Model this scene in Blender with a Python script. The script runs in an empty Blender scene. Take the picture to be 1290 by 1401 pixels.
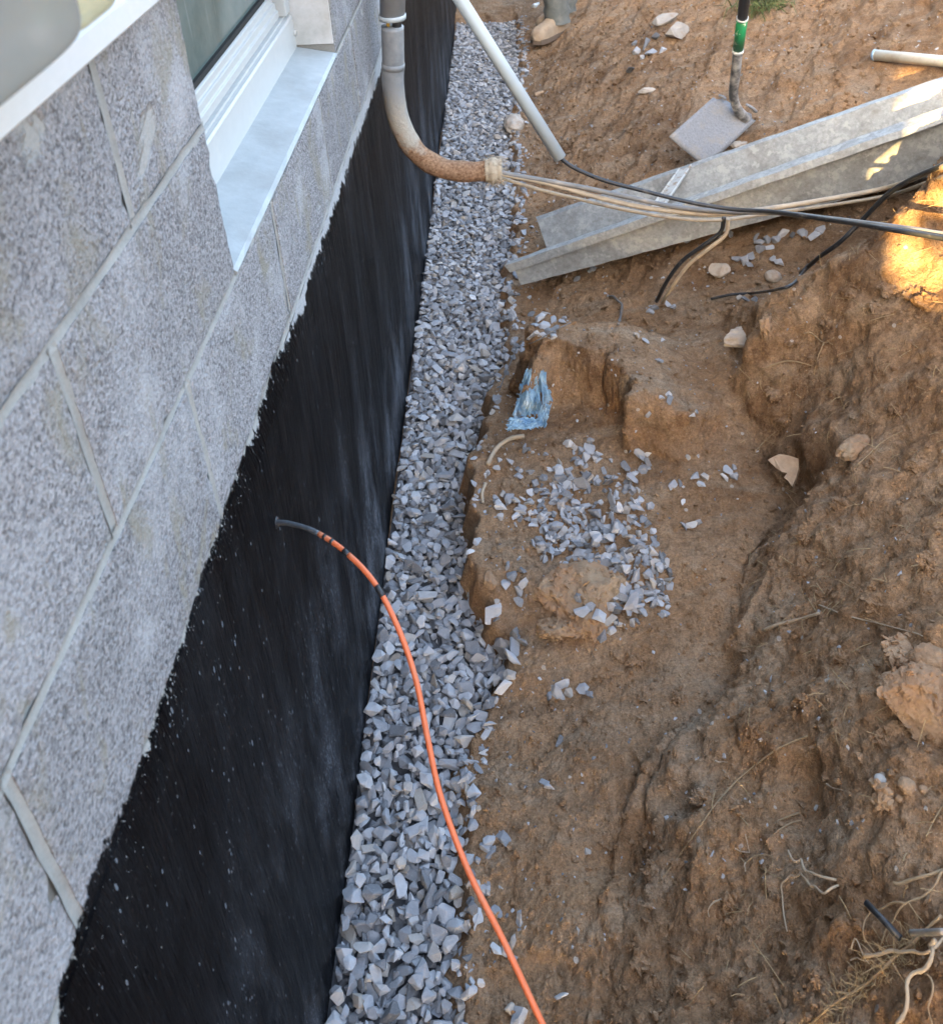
import bpy, bmesh, math, random
import numpy as np
from mathutils import Vector, Matrix, Quaternion
from mathutils.bvhtree import BVHTree

random.seed(7)
rng = np.random.default_rng(11)
S = bpy.context.scene
COL = S.collection

# ------------------------------------------------------------------ camera
CAM = Vector((0.3484, 0.0, 0.4046))
PITCH, YAW, ROLL = math.radians(29.21), math.radians(-3.03), math.radians(-3.25)
FPX, PPX, PPY, PW, PH = 1248.4, 645.0, 294.0, 1290.0, 1401.0
fw = Vector((math.sin(YAW) * math.cos(PITCH), math.cos(YAW) * math.cos(PITCH), -math.sin(PITCH)))
r0 = Vector((math.cos(YAW), -math.sin(YAW), 0))
u0 = r0.cross(fw)
rt = r0 * math.cos(ROLL) + u0 * math.sin(ROLL)
up = u0 * math.cos(ROLL) - r0 * math.sin(ROLL)
cd = bpy.data.cameras.new('camera')
cam = bpy.data.objects.new('camera', cd)
COL.objects.link(cam)
M = Matrix((rt, up, -fw)).transposed().to_4x4()
M.translation = CAM
cam.matrix_world = M
cd.sensor_fit = 'VERTICAL'
cd.sensor_height = 30.0
cd.lens = FPX / PH * 30.0
cd.shift_y = -(PH / 2 - PPY) / PH
cd.clip_start, cd.clip_end = 0.02, 300
cd.dof.use_dof = True
cd.dof.focus_distance = 1.9
cd.dof.aperture_fstop = 9.0
S.camera = cam

# ------------------------------------------------------------------ light
SUN_EL = math.radians(17)
SUN_AZ = (-0.30, -0.954)                 # plan direction towards the low sun
w = bpy.data.worlds.new('World')
S.world = w
w.use_nodes = True
wn = w.node_tree.nodes
sky = wn.new('ShaderNodeTexSky')
sky.sky_type = 'NISHITA'
sky.sun_disc = False
sky.sun_elevation = SUN_EL
sky.sun_rotation = math.atan2(SUN_AZ[0], SUN_AZ[1])
sky.air_density, sky.dust_density, sky.ozone_density = 1.0, 5.5, 0.6
wn['Background'].inputs['Strength'].default_value = 0.15
w.node_tree.links.new(sky.outputs[0], wn['Background'].inputs['Color'])
sl = bpy.data.lights.new('sun', 'SUN')
sl.energy, sl.angle, sl.color = 5.0, math.radians(0.5), (1.0, 0.66, 0.25)
so = bpy.data.objects.new('sun', sl)
COL.objects.link(so)
to_sun = Vector((SUN_AZ[0] * math.cos(SUN_EL), SUN_AZ[1] * math.cos(SUN_EL), math.sin(SUN_EL))).normalized()
so.rotation_euler = (-to_sun).to_track_quat('-Z', 'Y').to_euler()
so.location = (-3, -6, 6)
vs = S.view_settings
vs.view_transform, vs.look, vs.exposure, vs.gamma = 'Standard', 'None', 3.55, 1.0
vs.use_curve_mapping = False

# ------------------------------------------------------------------ helpers
def ray(px, py):
    return fw + rt * ((px - PPX) / FPX) - up * ((py - PPY) / FPX)
def on_y(px, py, y):
    d = ray(px, py); return CAM + d * (y / d.y)
def on_z(px, py, z):
    d = ray(px, py); return CAM + d * ((z - CAM.z) / d.z)
def on_x(px, py, x):
    d = ray(px, py); return CAM + d * ((x - CAM.x) / d.x)

def base_of(o):
    v = Vector((0, 0, 0))
    while o is not None:
        v += o.location; o = o.parent
    return v
def tag(o, label=None, cat=None, group=None, kind=None):
    if label: o['label'] = label
    if cat: o['category'] = cat
    if group: o['group'] = group
    if kind: o['kind'] = kind
    return o
def thing(name, loc, label, cat, group=None, kind=None):
    o = bpy.data.objects.new(name, None)
    o.empty_display_size = 0.05
    o.location = loc
    COL.objects.link(o)
    return tag(o, label, cat, group, kind)
def obj(name, verts, faces, mat, parent=None, smooth=True, loc=None):
    V = np.asarray([tuple(v) for v in verts], dtype=float)
    if parent is None and loc is None:
        loc = Vector((V[:, 0].mean(), V[:, 1].mean(), V[:, 2].min()))
    off = base_of(parent) + (Vector(loc) if loc is not None else Vector((0, 0, 0)))
    V = V - np.array(off)
    me = bpy.data.meshes.new(name)
    me.from_pydata(V.tolist(), [], [tuple(f) for f in faces])
    if smooth:
        me.polygons.foreach_set('use_smooth', [True] * len(me.polygons))
    me.materials.append(mat)
    me.update()
    o = bpy.data.objects.new(name, me)
    o.parent = parent
    if loc is not None: o.location = loc
    COL.objects.link(o)
    return o

class MB:
    def __init__(s): s.v, s.f = [], []
    def add(s, v, f):
        n = len(s.v); s.v += [Vector(a) for a in v]; s.f += [tuple(i + n for i in q) for q in f]; return s
    def box(s, a, b):
        x0, y0, z0 = a; x1, y1, z1 = b
        return s.add([(x0,y0,z0),(x1,y0,z0),(x1,y1,z0),(x0,y1,z0),(x0,y0,z1),(x1,y0,z1),(x1,y1,z1),(x0,y1,z1)],
                     [(0,3,2,1),(4,5,6,7),(0,1,5,4),(1,2,6,5),(2,3,7,6),(3,0,4,7)])
    def prism_y(s, prof, y0, y1):         # profile of (x, z), swept along y
        n = len(prof)
        v = [(p[0], y0, p[1]) for p in prof] + [(p[0], y1, p[1]) for p in prof]
        f = [(i, (i + 1) % n, n + (i + 1) % n, n + i) for i in range(n)]
        return s.add(v, f + [tuple(range(n))[::-1], tuple(range(n, 2 * n))])
    def build(s, name, mat, parent=None, smooth=False, loc=None):
        return obj(name, s.v, s.f, mat, parent, smooth, loc)

def bevel(o, wd, seg=2):
    m = o.modifiers.new('bevel', 'BEVEL'); m.width = wd; m.segments = seg; m.limit_method = 'ANGLE'
    return o

def spline(pts, per=8):
    P = [Vector(p) for p in pts]
    if len(P) == 2: P = [P[0], P[0].lerp(P[1], .5), P[1]]
    Q = [P[0] * 2 - P[1]] + P + [P[-1] * 2 - P[-2]]
    out = []
    for i in range(1, len(Q) - 2):
        a, b, c, d = Q[i - 1:i + 3]
        for k in range(per):
            t = k / per
            out.append(.5 * ((2 * b) + (c - a) * t + (2 * a - 5 * b + 4 * c - d) * t * t + (3 * b - a - 3 * c + d) * t ** 3))
    out.append(P[-1])
    return out
def tube(pts, r, seg=8, per=8, smooth=True, caps=True, wob=0.0):
    """vertices and faces of a round tube; r a number or a function of 0..1"""
    C = spline(pts, per) if smooth else [Vector(p) for p in pts]
    n = len(C)
    v, f = [], []
    T = (C[1] - C[0]).normalized()
    nrm = T.orthogonal().normalized()
    for i, c in enumerate(C):
        t = (C[min(i + 1, n - 1)] - C[max(i - 1, 0)])
        t = t.normalized() if t.length > 1e-9 else T
        nrm = (nrm - t * nrm.dot(t)).normalized()
        b = t.cross(nrm)
        rr = r(i / (n - 1)) if callable(r) else r
        if wob: rr *= 1 + random.uniform(-wob, wob)
        for k in range(seg):
            a = 2 * math.pi * k / seg
            v.append(c + (nrm * math.cos(a) + b * math.sin(a)) * rr)
        T = t
    for i in range(n - 1):
        for k in range(seg):
            f.append((i * seg + k, i * seg + (k + 1) % seg, (i + 1) * seg + (k + 1) % seg, (i + 1) * seg + k))
    if caps:
        f.append(tuple(range(seg))[::-1]); f.append(tuple((n - 1) * seg + k for k in range(seg)))
    return v, f

# numpy gradient noise
_G = rng.normal(size=(512, 3)); _G /= np.linalg.norm(_G, axis=1)[:, None]
_P = rng.permutation(512)
def perlin(x, y, z):
    xi, yi, zi = np.floor(x).astype(int), np.floor(y).astype(int), np.floor(z).astype(int)
    xf, yf, zf = x - xi, y - yi, z - zi
    u, v, q = [t * t * t * (t * (t * 6 - 15) + 10) for t in (xf, yf, zf)]
    r = 0
    for a in (0, 1):
        wa = u if a else 1 - u
        for b in (0, 1):
            wb = v if b else 1 - v
            for c in (0, 1):
                wc = q if c else 1 - q
                h = _P[(_P[(_P[(xi + a) & 511] + yi + b) & 511] + zi + c) & 511]
                g = _G[h]
                r = r + wa * wb * wc * (g[..., 0] * (xf - a) + g[..., 1] * (yf - b) + g[..., 2] * (zf - c))
    return r * 1.5
def fbm(x, y, z, s, octv=3, gain=.5, ridged=False, seed=0.0):
    r, a, t = 0, 1.0, 0
    for o in range(octv):
        n = perlin(x * s + seed + 17.3 * o, y * s + 3.1 * seed + 9.7 * o, z * s - seed + 5.1 * o)
        if ridged: n = 1 - 2 * np.abs(n)
        r = r + a * n; t += a; a *= gain; s *= 2.03
    return r / t
def sstep(a, b, x):
    t = np.clip((x - a) / (b - a), 0, 1); return t * t * (3 - 2 * t)

# ------------------------------------------------------------------ materials
class NB:
    def __init__(s, name):
        s.m = bpy.data.materials.new(name); s.m.use_nodes = True
        s.nt = s.m.node_tree
        s.bsdf = s.nt.nodes['Principled BSDF']
        s.out = s.nt.nodes['Material Output']
    def n(s, typ, at=None, out=0, **ins):
        nd = s.nt.nodes.new(typ)
        for k, v in (at or {}).items(): setattr(nd, k, v)
        for k, v in ins.items():
            sk = nd.inputs[int(k[1:])] if k[0] == 'i' and k[1:].isdigit() else nd.inputs[k.replace('_', ' ')]
            s.put(sk, v)
        return nd.outputs[out]
    def put(s, sk, v):
        if isinstance(v, bpy.types.NodeSocket): s.nt.links.new(v, sk)
        else:
            if hasattr(sk.default_value, '__len__') and not hasattr(v, '__len__'): v = (v, v, v, 1)[:len(sk.default_value)]
            elif hasattr(v, '__len__') and len(v) == 3 and len(sk.default_value) == 4: v = (*v, 1)
            sk.default_value = v
    def pos(s): return s.n('ShaderNodeNewGeometry')
    def math(s, op, a, b=0.0, c=0.0, clamp=False):
        return s.n('ShaderNodeMath', {'operation': op, 'use_clamp': clamp}, i0=a, i1=b, i2=c)
    def mapping(s, v, scale=(1,1,1), rot=(0,0,0)):
        return s.n('ShaderNodeMapping', None, Vector=v, Scale=scale, Rotation=rot)
    def noise(s, v, scale, det=4, rough=.5, out=0, dist=0.0):
        return s.n('ShaderNodeTexNoise', None, out, Vector=v, Scale=scale, Detail=det, Roughness=rough, Distortion=dist)
    def ramp(s, f, stops, interp='LINEAR'):
        nd = s.nt.nodes.new('ShaderNodeValToRGB')
        cr = nd.color_ramp; cr.interpolation = interp
        while len(cr.elements) > 1: cr.elements.remove(cr.elements[-1])
        for i, (p, c) in enumerate(stops):
            e = cr.elements[0] if i == 0 else cr.elements.new(p)
            e.position = p
            e.color = (c, c, c, 1) if not hasattr(c, '__len__') else (*c, 1)[:4]
        s.put(nd.inputs[0], f)
        return nd.outputs[0]
    def mix(s, f, a, b, blend='MIX'):
        nd = s.nt.nodes.new('ShaderNodeMix'); nd.data_type = 'RGBA'; nd.blend_type = blend
        s.put(nd.inputs[0], f); s.put(nd.inputs[6], a); s.put(nd.inputs[7], b)
        return nd.outputs[2]
    def bump(s, h, strength=.5, dist=.01, normal=None):
        kw = dict(Strength=strength, Distance=dist, Height=h)
        if normal is not None: kw['Normal'] = normal
        return s.n('ShaderNodeBump', None, **kw)
    def done(s, **ins):
        for k, v in ins.items(): s.put(s.bsdf.inputs[k.replace('_', ' ')], v)
        return s.m

def simple(name, col, rough=.6, var=.25, scale=40, metal=0.0, bump=.15, bd=.002, dirt=None, dirt_at=(.5, .65), dirt_scale=9, stretch=(1,1,1)):
    b = NB(name); p = b.mapping(b.pos(), stretch)
    n = b.noise(p, scale, 5, .6)
    c = b.mix(b.ramp(n, [(.3, 1 - var), (.7, 1 + var)]), (0,0,0), col, 'MULTIPLY') if False else b.mix(1.0, col, b.ramp(n, [(.25, 1 - var), (.75, min(1.0, 1 + var))]), 'MULTIPLY')
    if dirt is not None:
        d = b.ramp(b.noise(p, dirt_scale, 6, .65), [(dirt_at[0], 0), (dirt_at[1], 1)])
        c = b.mix(d, c, dirt)
    return b.done(Base_Color=c, Roughness=rough, Metallic=metal, Normal=b.bump(n, bump, bd))

# soil: warm sandy loam, drier and paler in patches, with grey silt streaks and fine grain
def soil_material():
    b = NB('soil'); g = b.pos()
    n1 = b.noise(g, 1.7, 5, .6); n2 = b.noise(g, 9, 6, .65, dist=.4); n3 = b.noise(g, 60, 5, .7); n4 = b.noise(g, 210, 3, .7)
    c = b.mix(b.ramp(n1, [(.36, 0), (.62, 1)]), (.24, .137, .072), (.50, .305, .166))
    c = b.mix(b.ramp(n2, [(.44, 0), (.68, .75)]), c, (.52, .36, .225))
    st = b.noise(g, 3.4, 5, .6, dist=1.2)
    c = b.mix(b.ramp(st, [(.56, 0), (.70, .5)]), c, (.40, .305, .215))
    sv = b.noise(b.mapping(g, (.9, 5.0, 3.2), (0, 0, math.radians(-56))), 2.2, 6, .68, dist=.4)
    c = b.mix(b.ramp(sv, [(.53, 0), (.66, .55)]), c, (.46, .37, .265)); c = b.mix(b.ramp(sv, [(.34, .45), (.45, 0)]), c, (.20, .118, .066))
    dk = b.noise(b.mapping(g, (1.2, 1.1, 1.3)), 5.3, 5, .6, dist=.8)
    c = b.mix(b.ramp(dk, [(.60, 0), (.70, .55)]), c, (.24, .142, .08))
    og = b.noise(g, 2.6, 4, .55, dist=.5)
    c = b.mix(b.ramp(og, [(.56, 0), (.70, .55)]), c, (.42, .25, .13))
    c = b.mix(1.0, c, b.ramp(n3, [(.3, .66), (.66, 1.0)]), 'MULTIPLY')
    c = b.mix(1.0, c, b.ramp(n4, [(.32, .66), (.62, 1.0)]), 'MULTIPLY')
    vo = b.n('ShaderNodeTexVoronoi', {'feature': 'F1'}, 0, Vector=g, Scale=34, Randomness=1.0)
    vc = b.n('ShaderNodeTexVoronoi', {'feature': 'F1'}, 1, Vector=g, Scale=34, Randomness=1.0)
    pick = b.math('GREATER_THAN', b.n('ShaderNodeSeparateColor', None, 0, Color=vc), .93)
    sp = b.math('MULTIPLY', b.math('LESS_THAN', vo, .17), pick)
    n5 = b.noise(g, 150, 4, .75)
    c = b.mix(b.ramp(n5, [(.58, 0), (.68, .6)]), c, (.10, .064, .042)); c = b.mix(b.ramp(n5, [(.30, .6), (.41, 0)]), c, (.46, .36, .27))
    c = b.mix(b.math('MULTIPLY', sp, .75), c, (.50, .45, .39))
    h = b.math('ADD', b.math('MULTIPLY', n3, .75), b.math('MULTIPLY', n4, .25))
    h = b.math('ADD', h, b.math('MULTIPLY', n5, .6))
    h = b.math('ADD', h, b.math('MULTIPLY', sp, .4))
    return b.done(Base_Color=c, Roughness=.95, Specular_IOR_Level=.15, Normal=b.bump(h, 1.0, .012, b.bump(n2, .7, .025)))

# foundation wall: the surface under a brushed-on black tar coat whose ragged upper edge follows the last course
EDGE = [(.0,-.425),(.24,-.420),(.283,-.417),(.326,-.401),(.37,-.388),(.42,-.402),(.505,-.414),(.614,-.414),(.726,-.41),(.829,-.41),(1.069,-.414),(1.194,-.437),(1.409,-.429),(1.779,-.439),(2.33,-.452),(3.0,-.46)]
def wall_material(name, kind):
    b = NB(name); g = b.pos()
    xyz = b.nt.nodes.new('ShaderNodeSeparateXYZ'); b.put(xyz.inputs[0], g)
    y, z = xyz.outputs[1], xyz.outputs[2]
    rnd = b.n('ShaderNodeObjectInfo', None, 5)
    if kind == 'block':
        f1 = b.noise(g, 290, 3, .75); f2 = b.noise(g, 150, 3, .7); big = b.noise(g, 5.5, 5, .6); big2 = b.noise(b.mapping(g, (1, 1.4, .8)), 9, 6, .65, dist=.6)
        vg = b.n('ShaderNodeSeparateColor', None, 0, Color=b.n('ShaderNodeTexVoronoi', None, 1, Vector=g, Scale=300)); vg2 = b.n('ShaderNodeSeparateColor', None, 1, Color=b.n('ShaderNodeTexVoronoi', None, 1, Vector=g, Scale=520))
        f1 = b.math('ADD', b.math('MULTIPLY', f1, .45), b.math('ADD', b.math('MULTIPLY', vg, .38), b.math('MULTIPLY', vg2, .20)))
        c = b.mix(b.ramp(f1, [(.22, 0), (.48, .62), (.74, 1)]), (.11, .106, .108), (.43, .42, .43))
        c = b.mix(b.ramp(f2, [(.32, .75), (.43, 0)]), c, (.10, .097, .10))
        c = b.mix(1.0, c, b.ramp(rnd, [(0, .86), (1, 1.0)]), 'MULTIPLY')
        c = b.mix(b.ramp(big, [(.50, 0), (.68, .65)]), c, (.50, .50, .515))                 # lime bloom
        c = b.mix(b.ramp(big2, [(.54, 0), (.65, .7)]), c, (.29, .265, .205))               # stains
        sm = b.ramp(b.noise(b.mapping(g, (1, 1.0, 1.3)), 6.3, 5, .6, dist=.5), [(.63, 0), (.68, 1)])                  # smeared cement
        c = b.mix(b.math('MULTIPLY', sm, .8), c, (.36, .355, .335))
        h = b.math('MULTIPLY', b.math('ADD', f1, b.math('MULTIPLY', f2, .9)), b.math('MULTIPLY_ADD', sm, -.75, 1.0)); rough, bs, bd = .95, .9, .006
    elif kind == 'mortar':
        f1 = b.noise(g, 300, 3, .7); big = b.noise(g, 14, 5, .6)
        c = b.mix(b.ramp(big, [(.3, 0), (.7, 1)]), (.255, .25, .235), (.35, .345, .325))
        c = b.mix(1.0, c, b.ramp(f1, [(.3, .84), (.6, 1)]), 'MULTIPLY')
        h = b.math('ADD', b.math('MULTIPLY', f1, .4), big); rough, bs, bd = .9, .35, .003
    else:
        f1 = b.noise(g, 260, 3, .7); big = b.noise(g, 8, 5, .6)
        c = b.mix(big, (.28, .28, .275), (.44, .44, .445)); c = b.mix(1.0, c, b.ramp(f1, [(.3, .8), (.6, 1)]), 'MULTIPLY')
        h = f1; rough, bs, bd = .9, .5, .003
    # tar mask
    er = b.ramp(b.math('DIVIDE', y, 3.0), [(q / 3.0, (e + .5) * 5) for q, e in EDGE])
    e = b.math('SUBTRACT', b.math('MULTIPLY', er, .2), .5)
    rag = b.noise(b.mapping(g, (50, 55, 19)), 1.0, 6, .72); rag2 = b.noise(b.mapping(g, (14, 16, 9)), 1.0, 3, .5)
    off = b.math('ADD', b.math('MULTIPLY', b.math('SUBTRACT', rag, .5), .060), b.math('MULTIPLY', b.math('SUBTRACT', rag2, .5), .05))
    d = b.math('SUBTRACT', b.math('ADD', e, off), z)                                  # > 0 under the edge
    mask = b.ramp(b.math('MULTIPLY_ADD', d, 250.0, .5), [(.2, 0), (.8, 1)])
    # bare grains that the brush skipped, thinning out below the edge, and a few lower down
    gr = b.noise(b.mapping(g, (330, 300, 150)), 1.0, 3, .7)
    nearness = b.ramp(b.math('DIVIDE', d, .28), [(0, .20), (.06, .06), (.3, .015), (1, 0)])
    clus = b.ramp(b.noise(b.mapping(g, (6, 8, 4)), 1.0, 3, .6), [(.42, 0), (.66, 1)])
    skip = b.math('GREATER_THAN', b.math('ADD', gr, b.math('MULTIPLY', nearness, b.math('MULTIPLY_ADD', clus, .85, .25))), .71)
    mask = b.math('MULTIPLY', mask, b.math('SUBTRACT', 1.0, b.math('MULTIPLY', skip, .85)))
    brush = b.noise(b.mapping(g, (120, 170, 13)), 1.0, 5, .65); brush2 = b.noise(b.mapping(g, (25, 32, 3.2), (.09, 0, 0)), 1.0, 4, .6)
    tar = b.mix(brush, (.0002, .0003, .0005), (.0014, .0018, .0031))
    # stone dust splashed up from the gravel, in streaks and fine flecks
    low = b.ramp(b.math('MULTIPLY_ADD', z, -1.0, -.75), [(0, .12), (.15, .4), (.4, .8), (.6, 1)])
    dn = b.ramp(b.noise(b.mapping(g, (9, 5.5, 2.2), (.05, 0, 0)), 1.0, 5, .65), [(.46, 0), (.66, 1)])
    fl = b.noise(b.mapping(g, (420, 420, 150)), 1.0, 2, .7)
    dust = b.math('MULTIPLY', low, b.math('MULTIPLY_ADD', dn, .95, .06))
    fleck = b.math('GREATER_THAN', b.math('ADD', fl, b.math('MULTIPLY', dust, .26)), .74)
    tar = b.mix(b.math('MULTIPLY', dust, b.ramp(fl, [(.3, .10), (.7, .55)])), tar, (.20, .22, .25))
    vm = b.mapping(g, (55, 70, 24)); vd = b.n('ShaderNodeTexVoronoi', None, 0, Vector=vm, Scale=1.0); vcl = b.n('ShaderNodeSeparateColor', None, 0, Color=b.n('ShaderNodeTexVoronoi', None, 1, Vector=vm, Scale=1.0))
    spot = b.math('MULTIPLY', b.math('LESS_THAN', vd, .13), b.math('GREATER_THAN', vcl, b.math('MULTIPLY_ADD', dust, -.45, .995)))
    vm2 = b.mapping(g, (150, 190, 70)); vd2 = b.n('ShaderNodeTexVoronoi', None, 0, Vector=vm2, Scale=1.0); vc2 = b.n('ShaderNodeSeparateColor', None, 1, Color=b.n('ShaderNodeTexVoronoi', None, 1, Vector=vm2, Scale=1.0))
    spot2 = b.math('MULTIPLY', b.math('LESS_THAN', vd2, .24), b.math('GREATER_THAN', vc2, b.math('MULTIPLY_ADD', dust, -1.0, .995)))
    fleck = b.math('MAXIMUM', fleck, b.math('MAXIMUM', spot, spot2))
    tar = b.mix(b.math('MULTIPLY', fleck, .42), tar, (.28, .31, .35))
    c = b.mix(mask, c, tar)
    r = b.math('ADD', b.math('MULTIPLY', b.math('SUBTRACT', 1.0, mask), rough), b.math('MULTIPLY', mask, b.math('MULTIPLY_ADD', brush2, .36, .24)))
    hb = b.math('ADD', b.math('MULTIPLY', brush, .9), b.math('MULTIPLY', brush2, 1.0))
    nrm1 = b.bump(h, bs, bd)
    nrm2 = b.bump(b.math('ADD', hb, b.math('MULTIPLY', h, .10)), .75, .006)
    nm = b.nt.nodes.new('ShaderNodeMix'); nm.data_type = 'VECTOR'
    b.put(nm.inputs[0], mask); b.put(nm.inputs[4], nrm1); b.put(nm.inputs[5], nrm2)
    return b.done(Base_Color=c, Roughness=r, IOR=1.17, Specular_IOR_Level=.5, Normal=nm.outputs[1])

def stone_material(name, per_island=True):
    b = NB(name); g = b.pos()
    rnd = b.n('ShaderNodeNewGeometry', None, 8) if per_island else b.n('ShaderNodeObjectInfo', None, 5)
    n = b.noise(g, 55, 5, .65); n2 = b.noise(g, 320, 3, .7)
    c = b.ramp(rnd, [(0, (.16, .16, .162)), (.3, (.29, .295, .306)), (.6, (.395, .40, .412)), (.82, (.49, .493, .50)), (.91, (.37, .325, .27)), (1, (.60, .59, .58))])
    c = b.mix(1.0, c, b.ramp(n, [(.3, .78), (.7, 1.0)]), 'MULTIPLY')
    c = b.mix(b.ramp(n2, [(.55, 0), (.75, .35)]), c, (.46, .465, .475))
    return b.done(Base_Color=c, Roughness=.82, Specular_IOR_Level=.25, Normal=b.bump(b.math('ADD', n, b.math('MULTIPLY', n2, .5)), .5, .004))

M_SOIL = soil_material()
M_BLOCK, M_MORTAR, M_PARGE = wall_material('block', 'block'), wall_material('mortar', 'mortar'), wall_material('parge', 'parge')
M_STONE = stone_material('crushed_stone'); M_STONE1 = stone_material('crushed_stone_single', False)
M_VINYL = simple('white_vinyl', (.50, .51, .50), .4, .06, 60, bump=.05, dirt=(.55, .54, .50), dirt_at=(.58, .8), dirt_scale=14)
M_SILL = simple('painted_sill', (.42, .45, .455), .6, .22, 26, bump=.4, bd=.004, dirt=(.31, .32, .315), dirt_at=(.46, .66), dirt_scale=7)
M_CONC = simple('smooth_concrete', (.48, .48, .46), .85, .15, 60, bump=.3, dirt=(.60, .60, .60), dirt_at=(.5, .7))
M_TRIM = simple('white_trim', (.60, .61, .605), .5, .06, 90, bump=.1)
M_SIDE = simple('beige_siding', (.72, .61, .46), .7, .1, 30)
M_DARK = simple('dark_gap', (.02, .02, .02), .9, .1)
M_BLACK = simple('black_rubber', (.022, .024, .028), .45, .3, 60, dirt=(.17, .155, .14), dirt_at=(.55, .8), dirt_scale=25)
M_ORANGE = simple('orange_sheath', (.66, .155, .055), .45, .10, 30, bump=.08, dirt=(.50, .19, .10), dirt_at=(.5, .7), dirt_scale=16)
M_CABLEGREY = simple('grey_cable', (.21, .21, .205), .6, .3, 30, dirt=(.34, .30, .25), dirt_at=(.48, .75), dirt_scale=14)
M_CABLETAN = simple('tan_cable', (.47, .38, .27), .65, .25, 30, dirt=(.25, .21, .16), dirt_at=(.5, .7), dirt_scale=16)
M_GREYTAR = simple('tarred_sheath', (.11, .125, .14), .3, .5, 120, bump=.4)
M_PVC = simple('pale_grey_pvc', (.42, .47, .49), .38, .05, 20, bump=.03, dirt=(.40, .42, .42), dirt_at=(.55, .75), dirt_scale=12)
M_CREAM = simple('cream_pvc', (.72, .68, .57), .5, .1, 20, dirt=(.45, .36, .26), dirt_at=(.55, .75), dirt_scale=10)
M_BLUE = simple('blue_primer', (.30, .45, .62), .5, .1)
M_FIBRE = simple('frayed_fibre', (.50, .42, .31), .9, .3, 70, bump=.5)
M_YELLOW = simple('yellow_wire', (.60, .36, .06), .5, .1)
M_RUB = simple('rubble_rock', (.40, .38, .35), .9, .3, 30, bump=.8, bd=.008, dirt=(.26, .18, .12), dirt_at=(.52, .72), dirt_scale=16)
M_PALE = simple('pale_limestone', (.52, .45, .37), .9, .3, 26, bump=.8, bd=.008, dirt=(.30, .21, .14), dirt_at=(.5, .7), dirt_scale=18)
M_CLODROCK = simple('sandy_conglomerate', (.40, .29, .18), .95, .4, 60, bump=1.0, bd=.010, dirt=(.30, .185, .105), dirt_at=(.36, .58), dirt_scale=13)
M_ROOT = simple('pale_root', (.36, .26, .15), .85, .35, 60, bump=.4, dirt=(.27, .18, .11), dirt_at=(.5, .7), dirt_scale=30)
M_ROOTW = simple('white_root', (.46, .37, .26), .8, .3, 60, bump=.4, dirt=(.32, .23, .15), dirt_at=(.5, .72), dirt_scale=30)
M_STRAW = simple('straw_fibre', (.42, .31, .17), .9, .3, 60)
M_TWINE = simple('dull_wire', (.16, .15, .14), .6, .3, 40)
M_SHARD = simple('weathered_board', (.46, .33, .22), .85, .3, 40, bump=.5, dirt=(.30, .19, .11), dirt_at=(.5, .7), dirt_scale=22)
M_GRASS = simple('dry_grass', (.12, .15, .045), .8, .45, 16)
M_JEAN = simple('faded_work_trousers', (.17, .185, .175), .9, .35, 22, bump=.5, bd=.004, dirt=(.22, .22, .20), dirt_at=(.5, .75), dirt_scale=16)
M_BOOT = simple('tan_suede', (.42, .32, .22), .85, .25, 35, bump=.4, dirt=(.26, .18, .12), dirt_at=(.5, .75), dirt_scale=22)
M_SOLE = simple('boot_sole', (.16, .12, .09), .85, .2)
M_SKIN = simple('skin', (.50, .30, .21), .55, .06)
M_SHIRT = simple('work_shirt', (.10, .12, .16), .9, .2)
M_HAIR = simple('dark_hair', (.03, .022, .018), .7, .2)
M_STEEL = simple('shovel_steel', (.30, .30, .305), .6, .38, 150, metal=.25, bump=.5, dirt=(.30, .265, .22), dirt_at=(.52, .75), dirt_scale=20)
M_SHAFT = simple('dirty_shaft', (.07, .068, .066), .55, .4, 40, dirt=(.38, .33, .27), dirt_at=(.45, .62), dirt_scale=26)
M_GREEN = simple('green_label', (.02, .24, .085), .35, .15, 30, dirt=(.55, .62, .42), dirt_at=(.58, .62), dirt_scale=34)
M_WHITE = simple('white_band', (.75, .76, .73), .5, .1)
M_BOARD = simple('sun_screen_board', (.33, .26, .19), .85, .3, 30)  # boards of the added, unseen screen that blocks and shapes the sun
M_ROOF = simple('roof_shingle', (.12, .11, .11), .9, .3)

def galv_material():
    b = NB('dirty_galvanised_steel'); g = b.pos()
    n = b.noise(g, 26, 6, .65); n2 = b.noise(g, 7, 6, .65, dist=.5); vo = b.n('ShaderNodeTexVoronoi', None, 1, Vector=g, Scale=55)
    c = b.mix(.25, (.36, .375, .36), b.ramp(b.n('ShaderNodeSeparateColor', None, 0, Color=vo), [(0, .26), (1, .5)]))
    c = b.mix(b.ramp(n2, [(.48, 0), (.66, .7)]), c, (.27, .265, .245))
    n3 = b.noise(g, 70, 5, .7); c = b.mix(1.0, c, b.ramp(n3, [(.35, .72), (.62, 1.0)]), 'MULTIPLY')
    c = b.mix(b.ramp(n, [(.54, 0), (.62, .8)]), c, (.45, .45, .42))
    c = b.mix(b.ramp(n, [(.30, .55), (.42, 0)]), c, (.17, .15, .12))
    return b.done(Base_Color=c, Roughness=b.ramp(n, [(.3, .5), (.7, .8)]), Metallic=.3, Normal=b.bump(n, .25, .004))
M_GALV = galv_material()

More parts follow.
